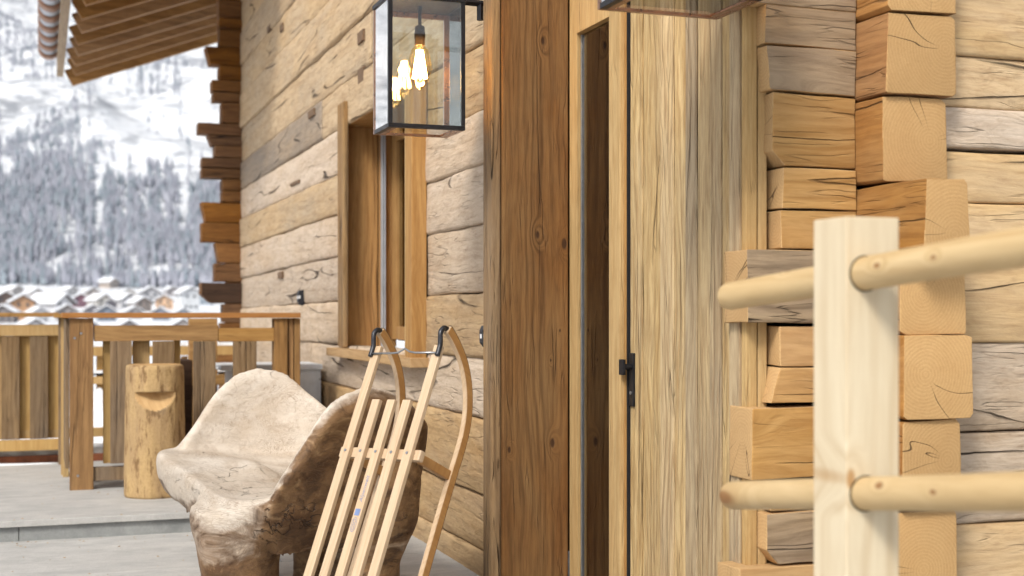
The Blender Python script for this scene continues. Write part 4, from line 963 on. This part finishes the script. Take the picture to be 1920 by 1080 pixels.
# ------------------------------------------------------------------ carved bench
def bench():
    bm = bmesh.new()
    def cr(pts, n):       # Catmull-Rom through tuples
        out = []; p = [pts[0]]+list(pts)+[pts[-1]]
        for i in range(1, len(p)-2):
            for k in range(n):
                t = k/n; out.append(tuple(.5*((2*b)+(c-a)*t+(2*a-5*b+4*c-d)*t*t+(3*b-a-3*c+d)*t**3) for a, b, c, d in zip(p[i-1], p[i], p[i+1], p[i+2])))
        out.append(tuple(pts[-1])); return out
    # backrest shell: x, y, crest z, inner lean, outer foot x, outer foot y
    cx, cyy = 1.12, 6.35
    crest = [(.68, 7.06, .575), (.77, 7.13, .69), (.86, 7.17, .825), (.98, 7.20, .92), (1.11, 7.20, .955), (1.25, 7.17, .925), (1.37, 7.08, .82), (1.50, 6.86, .70), (1.58, 6.55, .67),
             (1.66, 6.25, .71), (1.67, 6.00, .78), (1.60, 5.86, .85), (1.49, 5.77, .905), (1.37, 5.71, .93), (1.24, 5.65, .90), (1.13, 5.59, .825), (1.02, 5.55, .67), (.91, 5.515, .52)]
    cs = cr(crest, 6); n = len(cs)
    def shell_pt(i, f, side):
        x, y, z = cs[i]; dx, dy = cx-x, cyy-y; L = math.hypot(dx, dy); dx /= L; dy /= L
        if side == 0:     # inner, f from crest (0) to base (1)
            inn = .052 + .075*f**1.8; zz = z + (.42-z)*f; return (x+dx*inn, y+dy*inn, zz)
        o_ = .048 - .11*f**1.6; zz = z + (.20-z)*f; return (x-dx*o_, y-dy*o_, zz)
    NI, NO = 9, 9; grid = []
    for i in range(n):
        col = [bm.verts.new(shell_pt(i, 1-k/NI, 0)) for k in range(NI)]
        x, y, z = cs[i]; col.append(bm.verts.new((x+(cx-x)*.03, y+(cyy-y)*.03, z+.0))); 
        col += [bm.verts.new(shell_pt(i, k/NO, 1)) for k in range(1, NO+1)]
        grid.append(col)
    m = len(grid[0])
    for i in range(n-1):
        for k in range(m): bm.faces.new((grid[i][k], grid[i][(k+1) % m], grid[i+1][(k+1) % m], grid[i+1][k]))
    bm.faces.new(grid[0]); bm.faces.new(grid[-1][::-1])
    # seat slab
    out = [(.60, 7.12, .545), (.555, 6.98, .545), (.56, 6.75, .535), (.60, 6.45, .52), (.64, 6.10, .50), (.67, 5.80, .485), (.72, 5.60, .475), (.82, 5.50, .475), (.95, 5.50, .48), (1.20, 5.62, .45), (1.45, 5.75, .44), (1.6, 6.0, .44), (1.55, 6.6, .46), (1.40, 7.0, .48), (1.1, 7.12, .5), (.8, 7.16, .54)]
    so2 = cr(out+[out[0]], 4)[:-1]; k0 = len(so2); scx, scy = 1.05, 6.35
    rings = []
    for (sc, dz, abs_) in ((.15, -.02, 0), (.6, -.018, 0), (.86, -.008, 0), (.965, -.0, 0), (.99, -.02, 0), (1.0, -.06, 0), (.985, -.12, 0), (.93, -.19, 0), (.75, -.23, 0), (.15, -.25, 0)):
        rings.append([bm.verts.new((scx+(x-scx)*sc, scy+(y-scy)*sc, z+dz)) for x, y, z in so2])
    for i in range(len(rings)-1):
        for k in range(k0): bm.faces.new((rings[i][k], rings[i][(k+1) % k0], rings[i+1][(k+1) % k0], rings[i+1][k]))
    bm.faces.new(rings[0][::-1]); bm.faces.new(rings[-1])
    # legs: stacked ellipses
    def leg(sts):
        pr = None; nn = 20; first = None
        for (x, y, z, rx_, ry_) in sts:
            row = [bm.verts.new((x+rx_*math.cos(6.2832*k/nn), y+ry_*math.sin(6.2832*k/nn), z)) for k in range(nn)]
            if pr:
                for k in range(nn): bm.faces.new((pr[k], pr[(k+1) % nn], row[(k+1) % nn], row[k]))
            else: first = row
            pr = row
        bm.faces.new(first[::-1]); bm.faces.new(pr)
    leg([(.81, 5.72, LZ, .175, .17), (.80, 5.72, .10, .165, .16), (.795, 5.73, .22, .18, .18), (.80, 5.75, .34, .205, .22), (.84, 5.80, .42, .24, .28)])
    leg([(1.38, 5.93, LZ, .155, .17), (1.39, 5.92, .12, .165, .17), (1.41, 5.91, .30, .215, .20), (1.43, 5.90, .48, .225, .19), (1.42, 5.88, .70, .17, .10)])
    leg([(.92, 6.85, LZ, .15, .16), (.92, 6.85, .12, .15, .15), (.90, 6.83, .3, .19, .2), (.9, 6.8, .42, .24, .24)])
    leg([(1.36, 6.80, LZ, .14, .15), (1.36, 6.80, .12, .14, .15), (1.36, 6.78, .3, .18, .2), (1.36, 6.75, .45, .2, .22)])
    bmesh.ops.recalc_face_normals(bm, faces=bm.faces)
    me = bpy.data.meshes.new('bench_raw'); bm.to_mesh(me); bm.free()
    tmp = bpy.data.objects.new('tmp', me); C.objects.link(tmp)
    r = tmp.modifiers.new('r', 'REMESH'); r.mode = 'VOXEL'; r.voxel_size = .0125
    s = tmp.modifiers.new('s', 'SMOOTH'); s.factor = .6; s.iterations = 13
    bpy.context.view_layer.update(); dg = bpy.context.evaluated_depsgraph_get()
    m2 = bpy.data.meshes.new_from_object(tmp.evaluated_get(dg)); bpy.data.objects.remove(tmp)
    at = m2.attributes.new('outer', 'FLOAT', 'POINT'); vals = []
    nrm = [v.normal.copy() for v in m2.vertices]
    for v, nn in zip(m2.vertices, nrm):
        c = v.co; rad = Vector((c.x-cx, (c.y-cyy)*.75, 0)).normalized(); outw = nn.x*rad.x + nn.y*rad.y
        sm = lambda q: max(0, min(1, q))
        nz_ = .10*noise.noise(c*4)
        o_ = max(sm((.34+nz_-c.z)/.22), sm((outw-.05)/.4)*sm((c.x-.74+nz_)/.22)*sm((c.z-.15)/.1))
        o_ *= 1-sm((nn.z-.5)/.3)*sm((c.z-.38)/.05)
        o_ = .85*o_ if c.x > .7 else o_*sm((c.z*-1+.42)/.2)
        o_ = max(o_, .46*sm((.43+nz_-c.z)/.06)*(1 if c.z < .42 else 0))
        vals.append(o_)
        low_ = sm((.55-c.z)/.2)
        d = (.004+.006*o_)*noise.noise(c*5) + (.001+.003*o_*low_)*noise.noise(c*14) + .002*noise.noise(c*32)*o_*low_
        d += .016*sm((.42-c.z)/.15)*noise.noise(Vector((c.x*9, c.y*9, c.z*3)))
        v.co = c + nn*d
    at.data.foreach_set('value', vals); m2.materials.clear()
    o = link('bench', m2, M['root'], None, (0, 0, 0), smooth=True)
    setp(o, 'bench carved from one tree root with rounded high wings and bleached seat, along the wall', 'bench')
    return o
bench()

# ------------------------------------------------------------------ sledge leaning by the bench
Wv = cv(.79, .03, -.61); Lv = cv(.238, .901, .362); Dv = cv(.559, -.436, .703)
Wv.normalize(); Lv = (Lv - Wv*Lv.dot(Wv)).normalized(); Dv2 = Wv.cross(Lv); Dv = Dv2 if Dv2.dot(Dv) > 0 else -Dv2
O = P(709, 849, 5.2)
SM = Matrix((Lv, Wv, Dv)).transposed()
if SM.determinant() < 0: pass
def S(l, wq, d): return O + Lv*l + Wv*wq + Dv*d
sled = empty('sledge', (O.x, O.y, 0), 'light varnished wooden sledge with bent runners leaning upright beside the carved bench', 'sledge')
rotq = SM.to_4x4()
def sled_box(name, l0, l1, w0, w1, d0, d1, mat, bev=.003, parent=None, taper=0):
    bm = bmesh.new(); bmesh.ops.create_cube(bm, size=1)
    dl, dw, dd = l1-l0, w1-w0, d1-d0
    for v in bm.verts: v.co = Vector((v.co.x*dl, v.co.y*dw, v.co.z*dd))
    bmesh.ops.bevel(bm, geom=list(bm.edges), offset=bev, segments=2, profile=.6, affect='EDGES')
    mm = SM.to_4x4(); flip = SM.determinant() < 0
    me = bpy.data.meshes.new(name)
    if flip:      # bake a proper rotation (L, -W, D)
        for v in bm.verts: v.co.y *= -1
        bmesh.ops.reverse_faces(bm, faces=bm.faces); mm = Matrix((Lv, -Wv, Dv)).transposed().to_4x4()
    bm.to_mesh(me); bm.free()
    o = link(name, me, mat, parent or sled, S((l0+l1)/2, (w0+w1)/2, (d0+d1)/2)); o.rotation_euler = mm.to_euler(); return o
lb = -(O.z-LZ)/Lv.z + .05
for k, wq in enumerate((-.165, -.0825, 0, .0825, .165)):
    top = .455 if k in (0, 4) else .22
    sled_box('slat', lb+.03, top, wq-.0205, wq+.0205, -.016, .004, M['ash'])
for l in (0, -.60):
    sled_box('cross_bar', l-.021, l+.021, -.215, .215, .0055, .032, M['ash'])
    for s in (-1, 1):
        sled_box('strut', l-.019, l+.019, s*.180-.010, s*.180+.010, .033, .235, M['ash_dark'])
# screws
for wq in (-.165, -.0825, 0, .0825, .165):
    o = link('screw', lathe_me([(.006, -.002), (.006, .0015)], 10), M['steel'], sled, S(0, wq, -.0165)); o.rotation_euler = (Matrix((Lv, -Wv, Dv)).transposed() if SM.determinant() < 0 else SM).to_euler()
# runners
prof = [(lb+.02, .235), (-.6, .24), (-.2, .245), (0, .25), (.12, .255), (.2, .252), (.27, .238), (.34, .21), (.40, .172), (.45, .125), (.485, .075), (.51, .03), (.525, -.008)]
def crs(p, n=5):
    q = [p[0]]+p+[p[-1]]; out = []
    for i in range(1, len(q)-2):
        for k in range(n):
            t = k/n; out.append(tuple(.5*((2*b)+(c-a)*t+(2*a-5*b+4*c-d)*t*t+(3*b-a-3*c+d)*t**3) for a, b, c, d in zip(q[i-1], q[i], q[i+1], q[i+2])))
    out.append(p[-1]); return out
def strip(path, wc, hw, hd0, hd1, name, mats_, parent, offs=0):
    V, Fc = [], []
    for i, (l, d) in enumerate(path):
        a = path[max(0, i-1)]; b = path[min(len(path)-1, i+1)]; t = Vector((b[0]-a[0], b[1]-a[1])).normalized(); nn = Vector((-t.y, t.x))
        for (q, s) in ((hd0, -1), (hd0, 1), (hd1, 1), (hd1, -1)):
            V.append(S(l+nn.x*q, wc+s*hw, d+nn.y*q) - O)
    n_ = len(path)
    idx = []
    for i in range(n_-1):
        for k in range(4): Fc.append((i*4+k, i*4+(k+1) % 4, (i+1)*4+(k+1) % 4, (i+1)*4+k)); idx.append(0 if k == 0 else (1 if len(mats_) > 1 else 0))
    Fc += [(3, 2, 1, 0), tuple(range((n_-1)*4, n_*4))]; idx += [0, 0]
    bm = bmesh.new(); me = mk(name, V, Fc, idx); bm.from_mesh(me); bmesh.ops.recalc_face_normals(bm, faces=bm.faces)
    bmesh.ops.bevel(bm, geom=[e for e in bm.edges if len(e.link_faces) == 2 and e.calc_face_angle(0) > .8], offset=.002, segments=2, affect='EDGES')
    bm.to_mesh(me); bm.free(); return link(name, me, mats_, parent, O)
pp = crs(prof)
for s in (-1, 1):
    r_ = strip(pp, s*.183, .0115, -.019, .019, 'runner', [M['ash'], M['ash_dark']], sled)
    # iron shoe wrapping round the horn
    i0 = len(pp)-14
    strip([(l, d) for l, d in pp], s*.183, .009, .0195, .023, 'iron_shoe', [M['iron']], sled)
    hook = [(.528, -.008), (.522, -.028), (.500, -.038), (.475, -.030), (.455, -.022), (.43, -.020), (.405, -.0205)]
    link('iron_hook', tube_me([S(l, s*.181, d)-O for l, d in crs(hook, 3)], .0105, 8), M['iron'], sled, O, smooth=True)
rod = [(.418, -.165, -.02), (.418, -.05, -.02), (.435, -.0, -.02), (.418, .05, -.02), (.418, .165, -.02)]
link('pull_rod', tube_me([S(*p)-O for p in [(.418, -.17, -.022), (.418, -.06, -.022), (.421, -.03, -.022), (.438, .0, -.022), (.424, .03, -.022), (.419, .06, -.022), (.418, .17, -.022)]], .004, 8), M['steel'], sled, O, smooth=True)
# print on the middle slat
def text(body, size, l, wq, mat, name, shear=0):
    c = bpy.data.curves.new(name, 'FONT'); c.body = body; c.size = size; c.extrude = .0002; c.align_x = 'CENTER'; c.align_y = 'CENTER'; c.shear = shear
    o = bpy.data.objects.new('tmp', c); C.objects.link(o); bpy.context.view_layer.update()
    me = bpy.data.meshes.new_from_object(o.evaluated_get(bpy.context.evaluated_depsgraph_get())); bpy.data.objects.remove(o)
    me.materials.clear()
    # text x -> +L (reads upwards), text y -> -W, facing -D
    ax, ay = Lv, -Wv; az = ax.cross(ay)
    o = link(name, me, mat, sled, S(l, wq, -.0168)); o.rotation_euler = Matrix((ax, ay, az)).transposed().to_euler(); return o
text('Alpenwelt', .026, -.155, 0, M['grey_ink'], 'lettering', .3)
sled_box('logo', -.262, -.235, -.0125, .0125, -.0173, -.0163, M['blue_ink'], .0003)
text('GSO', .022, -.298, 0, M['grey_ink'], 'lettering')
V, Fc = [], []
for k in range(28):
    a = 2*math.pi*k/28
    for q in (1, .9): V.append(S(-.298+.030*q*math.cos(a), .0135*q*math.sin(a), -.0169)-O)
for k in range(28): Fc.append((2*k, 2*k+1, (2*k+3) % 56, (2*k+2) % 56))
link('logo', mk('oval', V, Fc), M['grey_ink'], sled, O)

# ------------------------------------------------------------------ near hand rail
hr = empty('handrail', (1.0, 2.6, 0), 'fresh pale spruce stair handrail of square post and two round poles in the right foreground', 'handrail')
Zp = 2.93
c0 = xy(1587, Zp); wq = x_on(1686, c0[1])-c0[0]
dpt = .0
x0 = c0[0]; y0 = c0[1]; y1 = y_on(1525, x0)
box('post', x0, x0+wq, y0, y1, -.3, hz(407, x0+wq/2, y0), M['fresh'], hr, .004)
def pole(a, b, r0, r1, seed):
    n = 26; pts = []; rad = []
    d = (b-a)
    for i in range(n+1):
        t = i/n; p = a + d*t; pts.append(p + Vector((noise.noise(Vector((t*3, seed, 0)))*.003, 0, noise.noise(Vector((t*3, seed, 5)))*.003))); rad.append((r0+(r1-r0)*t)*(1+.02*noise.noise(Vector((t*9, seed, 9)))))
    L = d.length
    ex = [a - d.normalized()*q for q in (.030, .026, .016, .006)]; er = [r0*.55, r0*.74, r0*.93, r0*.99]
    pts = ex + pts; rad = er + rad
    mid = (a+b)/2; me = tube_me([p-mid for p in pts], rad, 28)
    link('pole', me, M['pole'], hr, mid, smooth=True)
za = 3.51; zb_ = 2.48
pu_a, pu_m = P(1372, 555, za), P(1652, 508, Zp-.04)
dm = (pu_m-pu_a); pu_b = pu_a + dm*2.6
pole(pu_a, pu_b, .0368, .038, 1)
pl_a, pl_m = P(1376, 929, za), P(1652, 925, Zp-.04)
pole(pl_a, pl_a+(pl_m-pl_a)*2.6, .0368, .038, 2)
# dark rings where the poles enter the post
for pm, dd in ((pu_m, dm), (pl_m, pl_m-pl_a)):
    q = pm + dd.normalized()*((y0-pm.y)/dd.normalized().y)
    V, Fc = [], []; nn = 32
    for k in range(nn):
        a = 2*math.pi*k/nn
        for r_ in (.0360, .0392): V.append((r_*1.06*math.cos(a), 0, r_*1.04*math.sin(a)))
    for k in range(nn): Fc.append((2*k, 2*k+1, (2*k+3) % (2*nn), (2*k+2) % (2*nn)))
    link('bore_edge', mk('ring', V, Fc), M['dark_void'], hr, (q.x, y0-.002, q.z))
print('objects', len(bpy.data.objects))

# ------------------------------------------------------------------ air
hm = bpy.data.materials.new('air'); hm.use_nodes = True; hn = hm.node_tree.nodes; hn.remove(hn['Principled BSDF'])
pv = hn.new('ShaderNodeVolumePrincipled'); pv.inputs['Density'].default_value = HAZE; pv.inputs['Color'].default_value = (.80, .88, 1, 1); pv.inputs['Anisotropy'].default_value = .2
hm.node_tree.links.new(pv.outputs[0], hn['Material Output'].inputs['Volume'])
if HAZE:
    hz_ = link('haze', box_me(8000, 8000, 1500, 0), hm, None, (0, 0, 725)); setp(hz_, kind='stuff')
